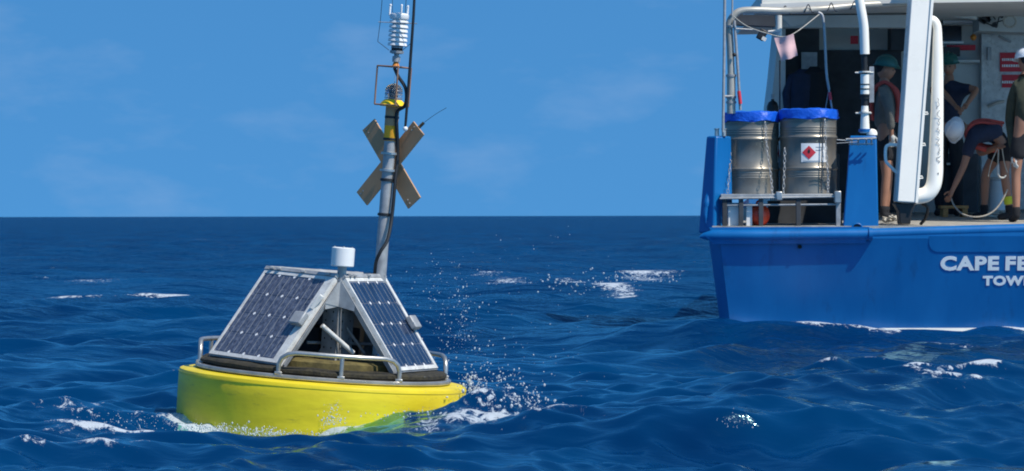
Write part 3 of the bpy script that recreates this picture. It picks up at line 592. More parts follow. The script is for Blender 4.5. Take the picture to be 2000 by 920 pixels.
for px in (1664, 1676, 1692, 1702): fair.tube([P(px, 271, f0 - .07), P(px, 283, f0 + .02)], .010, 8)
fair.tube([P(1658, 282, f0 - .03), P(1706, 281, f0 - .03)], .008, 8)
sob('fairlead_bar', fair, 'steel', pil)
sob('wire_stay', MB().tube([P(1634, 273, T - .02), P(1662, 275, f0 - .05)], .006, 6).tube([P(1634, 280, T - .02), P(1675, 277, f0 - .06)], .004, 6), 'steel_dull')
sob('pillar_light', MB().lathe([(.06, 0), (.058, .03), (.045, .055), (.02, .068), (0, .07)], c=P(1703, 264, f1 + .1), n=20), 'white_paint')
# white davit post with black sleeves
dp = T + .25
def lat(py0, py1, r0, r1, px0, px1, m, par=None, name='post_section'):
    return sob(name, MB().tube([P(px0, py0, dp), P(px1, py1, dp)], [r0, r1], 20), m, par)
dv_ = sob('davit_post', MB().tube(arc([P(1689, 106, dp), P(1688, 75, dp), P(1686, 45, dp), P(1678, 0, dp), P(1670, -40, dp)]), .052, 18), 'white_paint')
lat(260, 207, .055, .038, 1689, 1689, 'white_paint', dv_); lat(258, 252, .07, .07, 1689, 1689, 'ship', dv_, 'post_foot')
lat(207, 183, .036, .036, 1689, 1689, 'black', dv_, 'rubber_sleeve'); lat(184, 145, .048, .048, 1689, 1689, 'white_paint', dv_); lat(146, 106, .032, .032, 1689, 1688, 'black', dv_, 'rubber_sleeve')
for py in (221, 142): sob('post_flange', MB().tube([P(1670 if py == 142 else 1671, py, dp), P(1706 if py == 142 else 1702, py, dp)], .009, 8).lathe([(0, 0), (.065, 0), (.065, .016), (0, .016)], c=P(1689, py, dp), n=20), 'roof', dv_)
for py in (165, 174, 186, 192): sob('rubber_band', MB().lathe([(.035, -.006), (.053, -.006), (.053, .006), (.035, .006)], c=P(1689, py, dp), n=18), 'black', dv_)
sob('side_strip', MB().prism([P(1698, 130, dp), P(1707, 130, dp), P(1707, 200, dp), P(1698, 200, dp)], (0, .03, 0)), 'steel_dull', dv_)
# gantry leg: box beam
G = T + .05
gl = quadbox([(1752, 394), (1790, 396), (1825, -60), (1784, -60)], G, .42)
lean_ = P(1824, -60, G + .4)
for v_ in gl.v:
    if v_.z > 2: v_.y += .40; v_.x *= (G + .4) / G; v_.z = EYE + (v_.z - EYE) * (G + .4) / G
def lean(mb):
    z0 = P(0, 395, G).z; z1 = P(0, -60, G).z
    for v_ in mb.v: k = .40 * max(0, (v_.z - z0) / (z1 - z0)); v_.y += k; v_.x *= (G + k) / G; v_.z = EYE + (v_.z - EYE) * (G + k) / G
    return mb
gan = sob('gantry_leg', gl, 'white_paint', bevel=.012)
sob('leg_edge_flange', lean(quadbox([(1788, 396), (1793, 396), (1828, -60), (1823, -60)], G - .015, .012)), 'white_paint', gan)
sob('leg_edge_flange', lean(quadbox([(1746, 394), (1752, 394), (1784, -60), (1778, -60)], G + .40, .05)), 'white_paint', gan)
pth = arc([P(1812, 38, G + .12), P(1823, 40, G + .12), P(1830, 52, G + .12), P(1831, 80, G + .12), P(1831, 130, G + .12), P(1830, 220, G + .12), P(1828, 300, G + .12), P(1826, 345, G + .12), P(1821, 366, G + .12), P(1808, 380, G + .12), P(1786, 384, G + .12)])
rr_ = [.047 + .038 * min(1, max(0, (i - 14) / 26)) for i in range(len(pth))]
pipe = sob('gantry_pipe', lean(MB().tube(pth, rr_, 20)), 'white_paint')
# faded marker scribble running down the pipe
sq = MB(); rs = random.Random(3)
for y0_, y1_ in ((192, 214), (216, 246), (250, 262), (268, 286), (288, 302), (304, 318), (338, 341)):
    pts = []; n_ = 7
    for i in range(n_):
        py = y0_ + (y1_ - y0_) * i / (n_ - 1); pxx = 1831 + rs.uniform(-4, 4); c_ = P(1829, py, G + .12); x_ = P(pxx, py, G + .12).x - c_.x
        rad = .088; pts.append(Vector((c_.x + x_, c_.y - math.sqrt(max(1e-5, rad ** 2 - x_ ** 2)), c_.z)))
    sq.tube(arc(pts, 3), .0025, 5)
sob('scribbled_lettering', lean(sq), 'dark', pipe)
for py, pl_ in ((220, 1802), (281, 1797), (345, 1792)): 
    sob('pipe_lug', lean(MB().tube([P(pl_, py, G - .0), P(pl_ + 9, py - 1, G), P(pl_ + 11, py + 3, G), P(pl_ + 1, py + 4, G)], .007, 6)), 'white_paint', gan)
sob('leg_handle', MB().tube(arc([P(1752, 283, G + .3), P(1736, 283, G + .3), P(1730, 290, G + .3), P(1730, 313, G + .3), P(1736, 322, G + .3), P(1752, 338, G + .3)], 4), .018, 12), 'white_paint', gan)
piv = MB().prism([P(1747, 397, G + .06), P(1790, 398, G + .06), P(1782, 412, G + .06), P(1778, 438, G + .06), P(1758, 438, G + .06), P(1756, 412, G + .06)], (0, .3, 0))
sob('gantry_pivot', piv, 'black', gan, bevel=.01)
sob('pivot_wheel', MB().lathe([(0, -.05), (.10, -.05), (.10, .05), (0, .05)], c=P(1766, 419, G + .17), n=20, R=Matrix.Rotation(PI / 2, 3, 'Y')), 'black', gan)
sob('hydraulic_hose', MB().tube(arc([P(1800, 398, G + .2), P(1812, 405, G + .2), P(1808, 425, G + .25), P(1798, 438, G + .3)]), .018, 8), 'black', gan)
# port side frame: poles and top pipes
pp = sob('side_frame_post', MB().tube([P(1428, 222, T + .35), P(1428, 145, T + .35)], .048, 16), 'pipe')
sob('upper_tube', MB().tube(arc([P(1428, 146, T + .35), P(1426, 90, T + .35), P(1424, 52, T + .35), P(1430, 34, T + .35), P(1446, 22, T + .37), P(1480, 20, T + .4), P(1530, 21, T + .5), P(1600, 18, T + .8), P(1700, 9, T + 1.0), P(1800, 6, T + 1.2)]), .040, 16), 'pipe', pp)
for py in (52, 148, 190, 200): sob('tube_clamp', MB().lathe([(.04, -.012), (.058, -.012), (.058, .012), (.04, .012)], c=P(1426 if py < 100 else 1428, py, T + .35), n=16), 'steel_dull', pp)
sob('thin_mast', MB().tube([P(1412, 258, T + .2), P(1414, 120, T + .2), P(1416, -60, T + .2)], .016, 10), 'steel_dull')
sob('thin_mast', MB().tube([P(1430, 30, T + .3), P(1431, -60, T + .3)], .010, 8), 'steel_dull')
st_ = sob('strut', MB().tube([P(1434, 40, T + .3), P(1440, 120, T + .3), P(1446, 215, T + .3)], .016, 10), 'steel_dull')
sob('shackle', MB().ball(P(1434, 107, T + .27), .022, 8, 6), 'black', st_); sob('red_shackle', MB().tube([P(1443, 178, T + .27), P(1446, 203, T + .27)], .02, 8), 'red', st_)
sob('strut_foot', MB().tube([P(1412, 188, T + .22), P(1430, 188, T + .3)], .012, 8), 'steel_dull', st_)
sob('upper_bracket', quadbox([(1436, 28), (1512, 30), (1515, 52), (1438, 48)], T + .9, .25), 'dark')
sob('bracket_post', MB().tube([P(1521, 30, T + .75), P(1521, 70, T + .75)], .035, 12), 'roof'); sob('bracket_arm', MB().tube([P(1500, 62, T + .7), P(1524, 60, T + .7)], .014, 8), 'roof')
sob('lamp_bracket', MB().tube([P(1437, 56, T + .3), P(1470, 58, T + .4)], .008, 8), 'steel_dull')
fl = sob('deck_lamp', MB().box(P(1488, 68, T + .5), (.09, .07, .12), Matrix.Rotation(.5, 3, 'Y')), 'black', bevel=.012); sob('lamp_glass', MB().box(P(1492, 76, T + .45), (.05, .03, .04), Matrix.Rotation(.5, 3, 'Y')), 'roof', fl)
st2 = sob('strut', MB().tube(arc([P(1598, 24, T + .5), P(1607, 34, T + .5), P(1611, 80, T + .5), P(1614, 140, T + .5), P(1619, 175, T + .5)]), .015, 10), 'steel_dull')
sob('strut_wire', MB().tube([P(1619, 175, T + .5), P(1625, 214, T + .5)], .010, 8).tube([P(1618, 178, T + .5), P(1612, 214, T + .5)], .004, 6), 'steel_dull', st2); sob('red_shackle', MB().tube([P(1620, 180, T + .48), P(1622, 195, T + .48)], .018, 8), 'red', st2)
# helical lashing on the top pipe
for k in range(4):
    cc = P(1525 + 45 * k, 20 - 3 * k, T + .52 + .11 * k)
    lash = MB().tube([cc + Vector((.11 * t_ , -.047 * math.cos(t_ * PI * 2 - 1.2), .047 * math.sin(t_ * PI * 2 - 1.2))) for t_ in [i / 10 for i in range(11)]], .006, 6); sob('pipe_lashing', lash, 'dark', pp)
# canopy roof and ceiling
zr = P(1600, 10, 40.0).z
sob('canopy_roof', MB().prism([(P(1488, 10, 40.0).x, 40.0, zr), (HW - .2, 40.0, zr + .1), (HW - .2, 47.5, zr + .15), (P(1488, 10, 47).x - .3, 47.5, zr + .05)], (0, 0, .14)), 'roof', smooth=0)
sob('canopy_fascia', MB().prism([P(1485, 8, 39.95), P(1690, 0, 39.95), P(1690, 14, 39.95), P(1490, 27, 39.95)], (0, .05, 0)), 'roof', smooth=0)
sob('ceiling_beam', quadbox([(1524, 30), (1800, 30), (1800, 54), (1524, 54)], 42.2, .25), 'cabin')
sob('ceiling_beam', quadbox([(1525, 32), (1560, 32), (1580, 30), (1570, 46), (1545, 52)], 41.6, .1), 'roof')
# superstructure wall behind the deck
YW = 44.6
wl = sob('cabin_wall', MB().prism([P(1530, 430, YW), P(2600, 430, YW), P(2600, 0, YW), P(1530, 0, YW)], (0, .12, 0)), 'cabin', smooth=0)
sob('side_bulwark', MB().prism([P(1524, 30, 43.6), P(1534, 30, 43.6), P(1534, 440, 43.6), P(1504, 440, 43.6), P(1504, 215, 43.6), P(1512, 150, 43.6)], (0, 1.2, 0)), 'cabin', smooth=0)
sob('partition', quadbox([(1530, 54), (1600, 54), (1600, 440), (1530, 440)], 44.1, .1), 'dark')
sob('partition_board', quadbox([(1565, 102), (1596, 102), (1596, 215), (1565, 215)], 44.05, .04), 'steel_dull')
sob('doorway', quadbox([(1598, 98), (1760, 98), (1760, 430), (1598, 430)], YW - .05, .05), 'dark', smooth=0)  # flat dark sheet paints in the shade within the opening
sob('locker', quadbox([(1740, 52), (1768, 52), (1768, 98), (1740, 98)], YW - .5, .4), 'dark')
sob('ceiling_lamp', MB().ball(P(1711, 50, YW - .8), .09, 14, 8, (1, 1, .5)), 'dark')
sob('shelf_unit', quadbox([(1590, 168), (1612, 168), (1612, 180), (1590, 180)], 43.8, .2), 'cabin')
sg = sob('warning_sign', quadbox([(1661, 70), (1676, 70), (1676, 86), (1661, 86)], YW - .53 + .3, .01), 'red', smooth=0)
# right part of wall: window, shelves, white door with two red notices
sob('window', quadbox([(1840, 51), (1878, 51), (1878, 80), (1840, 80)], YW - .04, .05), 'glass_dark', smooth=0)
sob('window_sill', quadbox([(1838, 81), (1882, 81), (1882, 85), (1838, 85)], YW - .12, .12), 'white')
for y_, x0_, x1_ in ((43, 1842, 1912), (117, 1862, 1914)): sob('shelf', quadbox([(x0_, y_), (x1_, y_), (x1_, y_ + 5), (x0_, y_ + 5)], YW - .35, .35), 'cabin')
sob('conduit', MB().tube([P(1842, 42, YW - .4), P(1912, 42, YW - .4)], .018, 8), 'white')
sob('red_hose_box', quadbox([(1850, 88), (1905, 88), (1905, 98), (1850, 98)], YW - .1, .09), 'red')
sob('locker', quadbox([(1840, 92), (1875, 92), (1875, 110), (1840, 110)], YW - .2, .08), 'dark')
lr_ = MB()
nn_ = 20; rp = [P(1900 + 6 * math.cos(2 * PI * k / nn_), 72 + 6 * math.sin(2 * PI * k / nn_), YW - .2) for k in range(nn_ + 1)]
sob('round_beacon', MB().ball(P(1901, 73, YW - .12), .04, 12, 8), 'orange')
sob('beam', quadbox([(1838, 4), (1910, 6), (1908, 38), (1838, 30)], 43.4, .2), 'roof')
sob('upper_locker', quadbox([(1912, -10), (2060, -10), (2060, 66), (1912, 60)], 43.6, .6), 'cabin')
eq = MB(); r3 = random.Random(9)
for k in range(16):
    c_ = P(1945 + r3.uniform(-28, 30), 42 + r3.uniform(-14, 14), 43.5)
    if k % 2: eq.box(c_, (.06 * r3.uniform(.5, 1.6), .06, .06 * r3.uniform(.4, 1.5)), Matrix.Rotation(r3.uniform(0, 1), 3, 'Y'))
    else: eq.tube([c_, c_ + Vector((r3.uniform(-.15, .15), -.02, r3.uniform(-.12, .2)))], .008, 6)
sob('hanging_gear', eq, 'dark')
sob('gear_coil', MB().tube([P(1972 + 12 * math.cos(2 * PI * k / 20), 42 + 11 * math.sin(2 * PI * k / 20), 43.4) for k in range(21)], .014, 8), 'rope')
dr_ = sob('white_door', quadbox([(1916, 66), (2080, 66), (2080, 410), (1916, 410)], YW - .12, .08), 'alu_white', bevel=.01)
for y0_, y1_, x0_ in ((103, 140, 1953), (146, 171, 1957)):
    s_ = sob('notice_board', quadbox([(x0_, y0_), (2026, y0_), (2026, y1_), (x0_, y1_)], YW - .14, .015), 'red', dr_, smooth=0)
    for k, yy in enumerate((y0_ + 9, y0_ + 20) if y1_ - y0_ > 30 else (y0_ + 13,)):
        pass
nl = MB(); r8 = random.Random(2)
for y_, xe in ((114, 2018), (126, 2020), (158, 2015)):
    x_ = 1957
    while x_ < xe:
        w_ = r8.choice((2.2, 3, 3.6)); nl.prism([P(x_, y_, YW - .146), P(x_ + w_, y_, YW - .146), P(x_ + w_, y_ + 5, YW - .146), P(x_, y_ + 5, YW - .146)], (0, .003, 0)); x_ += w_ + 1.3
sob('notice_print', nl, 'text', dr_, smooth=0, kind='stuff')
sob('door_handle', MB().tube([P(1930, 208, YW - .2), P(1948, 200, YW - .16), P(1960, 198, YW - .13)], .02, 8), 'steel', dr_)
sob('door_handle', MB().tube([P(1950, 70, YW - .2), P(1974, 82, YW - .16)], .015, 8), 'steel_dull', dr_)
sob('door_latch', MB().box(P(1932, 105, YW - .15), (.05, .03, .16)), 'steel_dull', dr_, bevel=.005)
sob('side_console', quadbox([(1842, 300), (1870, 300), (1870, 440), (1842, 440)], 43.6, .5), 'dark'); sob('console_top', quadbox([(1840, 318), (1872, 318), (1872, 322), (1840, 322)], 43.4, .3), 'cabin')
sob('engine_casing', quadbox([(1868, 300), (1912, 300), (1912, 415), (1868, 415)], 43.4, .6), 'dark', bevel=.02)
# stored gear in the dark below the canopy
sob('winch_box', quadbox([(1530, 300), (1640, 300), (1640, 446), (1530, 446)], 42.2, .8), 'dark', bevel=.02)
for px, w_ in ((1592, 8), (1622, 6), (1543, 6)): sob('rack_strut', quadbox([(px, 392), (px + w_, 392), (px + w_, 447), (px, 447)], 40.2, .1), 'steel_dull')
#==GEAR==
# ------------------------------------------------------------------ things on the aft deck
rk = root('steel_rack', 'open steel rack at the stern corner carrying two steel drums', 'rack', P(1525, 450, T + .5))
zp = P(1525, 381, T + .3).z; RY0, RY1 = T + .10, T + .95
def rbox(x0, x1, y0, y1, Y0_, Y1_): a = P(x0, y0, Y0_); b_ = P(x1, y1, Y0_); return MB().prism([a, Vector((b_.x, a.y, a.z)), b_, Vector((a.x, a.y, b_.z))], (0, Y1_ - Y0_, 0))
obj('platform', rbox(1408, 1642, 379, 386, RY0, RY1), 'steel_dull', rk, bevel=.006)
obj('platform_lip', MB().tube([P(1406, 388, RY0 - .01), P(1642, 384, RY0 - .01)], .012, 8), 'steel', rk)
for px in (1416, 1448, 1487, 1560, 1638):
    for yy in (RY0, RY1 - .05): obj('rack_leg', rbox(px - 5, px + 4, 387, 452, yy, yy + .05), 'steel_dull' if px > 1600 else 'dark', rk, bevel=.004)
for py in (401, 444): obj('cross_rail', MB().tube([P(1412, py, RY0 + .02), P(1642, py - 2, RY0 + .02)], .012, 8), 'steel_dull', rk)
obj('corner_bracket', rbox(1630, 1643, 373, 396, RY0 - .05, RY0 + .05), 'steel', rk, bevel=.01)
obj('centre_lug', rbox(1516, 1528, 374, 391, RY0 - .04, RY0 + .04), 'steel', rk, bevel=.01)
def drum(px0, px1, ptop, Yc, lab, cover_lab):
    r = (px1 - px0) / 2 / F * Yc; c = P((px0 + px1) / 2, 381, Yc); c.z = zp + .003 ; H = P(0, ptop, Yc).z - P(0, 381, Yc).z - .01
    d = root('steel_drum', lab, 'drum', c, group='steel drums on the stern rack')
    pr = [(0, .01), (r * .97, .01), (r * 1.0, 0), (r * 1.015, .012), (r, .024)]
    def rib(z, h, w): return [(r, z - w), (r + h * .7, z - w * .45), (r + h, z), (r + h * .7, z + w * .45), (r, z + w)]
    for z_, h_, w_ in ((.19, .004, .010), (.215, .004, .010), (.24, .004, .010), (.285, .015, .022), (.62, .015, .022), (.675, .004, .010), (.70, .004, .010), (.725, .004, .010), (.80, .003, .01)):
        pr += rib(z_ * H / .9, h_, w_)
    pr += [(r, H - .02), (r * 1.012, H - .008), (r * 1.0, H), (0, H)]
    obj('drum_body', MB().lathe(pr, n=72), 'drum', d, local=True, smooth=50)
    return d, c, r, H
d1 = drum(1416, 1521, 222, T + .62, 'steel drum on the left of the rack beside the blue corner pillar', '')
d2 = drum(1524, 1634, 217, T + .50, 'steel drum on the right of the rack bearing a red diamond label', '')
def patchcyl(d, a0, a1, z0, z1, off, m, name='label', pts=None):
    dd, c, r, H = d; mb = MB(); n = 10
    if pts is None:
        vs = []
        for i in range(n + 1):
            a = a0 + (a1 - a0) * i / n
            for z_ in (z0, z1): vs.append(Vector(((r + off) * math.sin(a), -(r + off) * math.cos(a), z_)))
        mb.add(vs, [(2 * i, 2 * i + 2, 2 * i + 3, 2 * i + 1) for i in range(n)])
    else:
        vs = [Vector(((r + off) * math.sin(a), -(r + off) * math.cos(a), z_)) for a, z_ in pts]; mb.add(vs, [tuple(range(len(vs)))])
    return obj(name, mb, m, dd, local=True, smooth=60)
def diamond(d, ac, zc, s_, off, m, name):
    dd, c, r, H = d; mb = MB(); n = 8; vs = []; fs = []
    for i in range(n + 1):
        u = -1 + 2 * i / n; a = ac + u * s_ / r; hh = s_ * (1 - abs(u))
        for z_ in (zc - hh, zc + hh): vs.append(Vector(((r + off) * math.sin(a), -(r + off) * math.cos(a), z_)))
    mb.add(vs, [(2 * i, 2 * i + 2, 2 * i + 3, 2 * i + 1) for i in range(n)]); return obj(name, mb, m, dd, local=True, smooth=60)
zl = lambda py: P(0, py, T + .2).z - d2[1].z
ang = lambda px, d: math.asin(max(-1, min(1, (P(px, 300, d[1].y - d[2]).x - d[1].x) / d[2])))
patchcyl(d2, ang(1565, d2), ang(1614, d2), zl(320), zl(283), .003, 'white', 'hazard_label')
diamond(d2, ang(1580, d2), zl(301), .075, .007, 'red', 'hazard_diamond')
patchcyl(d2, ang(1577, d2), ang(1583, d2), 0, 0, .010, 'black', 'flame_symbol', pts=[(ang(1580, d2), zl(293)), (ang(1582.5, d2), zl(298)), (ang(1581.5, d2), zl(302)), (ang(1578.5, d2), zl(302)), (ang(1577.5, d2), zl(298))])
for k, (x0, x1, y0) in enumerate(((1593, 1608, 290), (1593, 1604, 296), (1569, 1602, 317))):
    patchcyl(d2, ang(x0, d2), ang(x1, d2), zl(y0 + 1.2), zl(y0), .006, 'steel_dull', 'label_print')
patchcyl(d1, 1.15, 1.45, zl(320), zl(285), .003, 'white', 'hazard_label'); diamond(d1, 1.33, zl(302), .06, .007, 'red', 'hazard_diamond')
def cover(d, lab):
    dd, c, r, H = d
    def wob(i, a, rr, z):
        n_ = math.sin(a * 9 + i) * .5 + math.sin(a * 17 + 2 * i) * .35 + math.sin(a * 5 + .7)
        if i >= 3: return rr + .005 * n_ * (i - 2) * .6, z + .008 * n_ * (i >= 5)
        return rr, z + .004 * n_ + .005 * math.sin(3 * a)
    o = obj('drum_cover', MB().lathe([(0, .035), (r * .5, .042), (r * .9, .05), (r * 1.045, .040), (r * 1.07, -.01), (r * 1.06, -.040), (r * 1.07, -.060), (r * 1.05, -.062)], n=90, wob=wob), 'tarp', smooth=60)
    o.location = c + Vector((0, 0, H - .02)); tag(o, lab, 'drum cover', 'blue sheets over the drums')
cover(d1, 'crumpled blue plastic sheet over the left drum'); cover(d2, 'crumpled blue plastic sheet over the right drum with the red diamond label')
def chain(pts, lab):
    mb = MB(); pts = arc(pts, 12); L = 0; ls = []; last = pts[0]; acc = 0
    for p in pts[1:]:
        acc += (p - last).length; last = p
        if acc > .034: ls.append(p); acc = 0
    for i, p in enumerate(ls):
        t_ = Vector((0, 0, 1)); w_ = Vector((1, 0, 0)) if i % 2 else Vector((0, 1, 0))
        if not i % 2: w_ = Vector((.5, .8, 0))
        n_ = 10; mb.tube([p + t_ * .024 * math.cos(2 * PI * k / n_) + w_ * .012 * math.sin(2 * PI * k / n_) for k in range(n_ + 1)], .0042, 5, cap=False)
    return single('chain', mb, 'steel_dull', lab, 'chain', 'chains lashing the drums')
yc = T + .12
chain([P(1425, 285, T + .32), P(1426, 320, T + .30), P(1421, 378, yc + .05)], 'lashing chain down the left edge of the left drum')
chain([P(1494, 232, T + .32), P(1498, 290, T + .30), P(1505, 340, T + .22), P(1509, 382, yc)], 'lashing chain down the right side of the left drum')
chain([P(1533, 285, T + .22), P(1532, 330, T + .2), P(1530, 380, yc)], 'lashing chain down the left edge of the labelled drum')
chain([P(1611, 226, T + .2), P(1613, 290, T + .19), P(1617, 340, T + .18), P(1617, 378, yc)], 'lashing chain down the right side of the labelled drum')
single('rope', MB().tube(arc([P(1608, 228, T + .19), P(1606, 280, T + .18), P(1604, 372, T + .18)]), .006, 6), 'dark', 'thin dark cord hanging down the labelled drum beside its label', 'cord')
single('white_board', quadbox([(1414, 290), (1421, 288), (1416, 380), (1410, 380)], T + .35, .05), 'white', 'narrow white board standing between the left drum and the blue corner pillar', 'board', smooth=0)
sob('low_bulkhead', rbox(1500, 1645, 392, 452, T + 1.1, T + 1.2), 'dark', smooth=0)
cb = root('plastic_crate', 'white plastic crate stored under the drum rack', 'crate', P(1436, 446, T + .5))
obj('crate_body', rbox(1421, 1450, 398, 447, T + .17, T + .6), 'white', cb, bevel=.012); obj('crate_rim', rbox(1419, 1452, 396, 402, T + .165, T + .61), 'alu', cb, bevel=.006)
single('white_board', quadbox([(1458, 397), (1469, 397), (1469, 447), (1458, 447)], T + .17, .06), 'white', 'upright white board under the rack beside the red float', 'board', smooth=0)
rf = root('fishing_float', 'red-orange round float stored under the drum rack', 'float', P(1484, 445, T + .45))
obj('float_body', MB().ball(P(1483, 420, T + .27), .115, 24, 16, (1, 1, 1.12)), 'redfloat', rf); obj('float_eye', MB().tube([P(1483, 398, T + .27) + Vector((.03 * math.cos(a), 0, .03 * math.sin(a))) for a in [PI * i / 8 for i in range(9)]], .012, 8), 'redfloat', rf)
# clothesline with pink cloth
line = arc([P(1432, 32, T + .25), P(1460, 52, T + .25), P(1500, 66, T + .25), P(1530, 72, T + .25), P(1556, 62, T + .25), P(1600, 28, T + .45)], 8)
single('line', MB().tube(line, .006, 6), 'rope', 'sagging rope strung between the frame post and the top pipe', 'rope')
cmb = MB(); n_, m_ = 12, 12; vs = []
tl, tr_, br_, bl_ = P(1512, 74, T + .22), P(1550, 66, T + .22), P(1558, 109, T + .22), P(1527, 120, T + .22)
for s_ in (0, .006):
    for i in range(n_ + 1):
        for j in range(m_ + 1):
            u, v = i / n_, j / m_; p = (tl * (1 - u) + tr_ * u) * (1 - v) + (bl_ * (1 - u) + br_ * u) * v
            vs.append(p + Vector((0, .018 * math.sin(u * 7 + v * 2) + .012 * math.sin(v * 6) + s_, -.008 * math.sin(u * PI) * (1 - v) + .006 * math.sin(u * 9) * v)))
o_ = (n_ + 1) * (m_ + 1); I = lambda i, j: i * (m_ + 1) + j
fs = [(I(i, j), I(i + 1, j), I(i + 1, j + 1), I(i, j + 1)) for i in range(n_) for j in range(m_)]
fs2 = [tuple(o_ + k for k in f[::-1]) for f in fs]
cmb.add(vs, fs + fs2); single('cloth', cmb, 'pink', 'faded pink cloth pegged on the sagging rope', 'cloth')
# clothing hanging in the shade
for k, (px, py, h, lb_) in enumerate(((1568, 135, 80, 'dark work coat hanging in the shade left of the doorway, nearer the white wall edge'), (1590, 130, 84, 'dark work coat hanging in the shade right beside the doorway'))):
    Yc = 43.6; c_ = P(px, py, Yc); mb = MB().lathe([(.04, .0), (.07, -.03), (.16, -.07), (.17, -.2), (.16, -.4), (.19, -.55), (.17, -.56)], c=c_, n=24, wob=lambda i, a, r, z: ((r + .015 * math.sin(a * 6 + i)) * (1 if True else 1), z))
    for v_ in mb.v: v_.y = Yc + (v_.y - Yc) * .5
    mb.tube([c_ + Vector((-.13, 0, -.1)), c_ + Vector((-.2, 0, -.3)), c_ + Vector((-.19, -.02, -.5))], [.05, .055, .045], 10).tube([c_ + Vector((.13, 0, -.1)), c_ + Vector((.19, 0, -.3)), c_ + Vector((.18, -.02, -.5))], [.05, .055, .045], 10)
    single('hanging_coat', mb, 'navy_cloth' if k == 0 else 'black_cloth', lb_, 'coat')
gp = root('gas_bottle', 'dark gas bottle standing behind the drums at the ship side', 'bottle', P(1509, 230, 42.5))
obj('bottle_body', MB().lathe([(0, 0), (.07, 0), (.07, .12), (.05, .17), (.02, .19), (.02, .21), (0, .21)], c=P(1509, 228, 42.5) , n=16), 'black', gp); obj('bottle_valve', MB().lathe([(0, 0), (.02, 0), (.02, .05), (0, .05)], c=P(1509, 192, 42.5), n=10), 'steel_dull', gp)
single('boat_hook', MB().tube([P(1523, 225, T + .8), P(1523, 118, T + .8)], .009, 8), 'black', 'thin black pole standing upright between the two drums', 'pole')
# timber, bucket, ropes on deck
Yd = 42.4
def dz(Yq): return zd0 + (zd1 - zd0) * (Yq - T) / 5.5
wbk = root('wooden_trestle', 'low orange-brown timber block on deck right of the gantry foot', 'timber', P(1862, 426, Yd))
def dbox(x0, x1, h, Yq, dep, m, name, par, z0=0): a = P(x0, 400, Yq).x; b_ = P(x1, 400, Yq).x; return obj(name, MB().box(((a + b_) / 2, Yq + dep / 2, dz(Yq) + z0 + h / 2), (b_ - a, dep, h)), m, par, bevel=.004)
dbox(1842, 1852, .10, Yd, .3, 'wood', 'block', wbk); dbox(1880, 1890, .10, Yd, .3, 'wood', 'block', wbk); dbox(1838, 1892, .035, Yd, .3, 'wood', 'plank', wbk, .102)
bk = root('bucket', 'tapered white bin on deck behind the bending person', 'bin', P(1948, 400, 43.6)); bk.location.z = dz(43.6); ORG[bk] = Vector(bk.location)
obj('bin_body', MB().lathe([(0, .0), (.13, 0), (.105, .40), (.11, .41), (.09, .42), (0, .42)], n=24), 'white', bk, local=True); obj('bin_lid', MB().lathe([(.112, .405), (.118, .41), (.118, .43), (.08, .45), (0, .452)], n=24), 'alu_white', bk, local=True)
Yr = 41.0
single('rope', MB().tube(arc([P(1856, 384, Yr + .4), P(1864, 402, Yr + .3), P(1880, 418, Yr + .1), P(1905, 424, Yr), P(1932, 418, Yr), P(1952, 400, Yr), P(1968, 370, Yr)]), .010, 8), 'rope', 'grey rope looping from the bending person\'s hand across the deck', 'rope')
r5 = random.Random(4)
for (x0, x1, Yq, lb_) in ((1722, 1752, 40.0, 'tangled rope heap on deck left of the gantry foot'), (1925, 1985, 42.0, 'tangled rope heap on deck by the yellow-socked feet')):
    pts = []
    for k in range(26): px = r5.uniform(x0, x1); q_ = P(px, 400, Yq + r5.uniform(-.2, .2)); q_.z = dz(q_.y) + .015 + r5.uniform(0, .07); pts.append(q_)
    single('rope_coil', MB().tube(arc(pts, 5), .011, 6), 'rope', lb_, 'rope')
gh = root('hoisting_hook', 'steel hook and line hanging from the bending person\'s glove', 'hook', P(1952, 345, 40.9))
obj('hook', MB().tube(arc([P(1949, 322, 40.9), P(1949, 338, 40.9), P(1953, 346, 40.9), P(1960, 347, 40.9), P(1965, 342, 40.9)], 5), [.012] * 15 + [.009] * 5 + [.004], 8), 'glove', gh)
obj('hook_line', MB().tube([P(1950, 292, 40.9), P(1949, 324, 40.9)], .008, 6).tube(arc([P(1948, 290, 40.9), P(1936, 318, 40.9), P(1930, 345, 40.9)]), .006, 6).tube(arc([P(1957, 290, 40.9), P(1962, 320, 40.9), P(1968, 338, 40.9)]), .006, 6), 'rope', gh)
#==PEOPLE==
# ------------------------------------------------------------------ people
def skin(name, verts, edges, radii, m, parent, rootv=0, sub=2):
    org = ORG[parent]; me_ = bpy.data.meshes.new(name); me_.from_pydata([tuple(Vector(p) - org) for p in verts], edges, [])
    o = bpy.data.objects.new(name, me_); S.collection.objects.link(o); o.parent = parent; ORG[o] = org
    md = o.modifiers.new('skin', 'SKIN'); md.use_smooth_shade = True; md.branch_smoothing = .6
    for i, r in enumerate(radii): me_.skin_vertices[0].data[i].radius = (r if isinstance(r, tuple) else (r, r)); me_.skin_vertices[0].data[i].use_root = (i == rootv)
    sb_ = o.modifiers.new('sub', 'SUBSURF'); sb_.levels = sub; sb_.render_levels = sub
    dg = bpy.context.evaluated_depsgraph_get(); em = bpy.data.meshes.new_from_object(o.evaluated_get(dg)); o.modifiers.clear(); o.data = em; em.name = name
    em.materials.clear(); em.materials.append(M[m] if isinstance(m, str) else m); em.polygons.foreach_set('use_smooth', [True] * len(em.polygons))
    return o
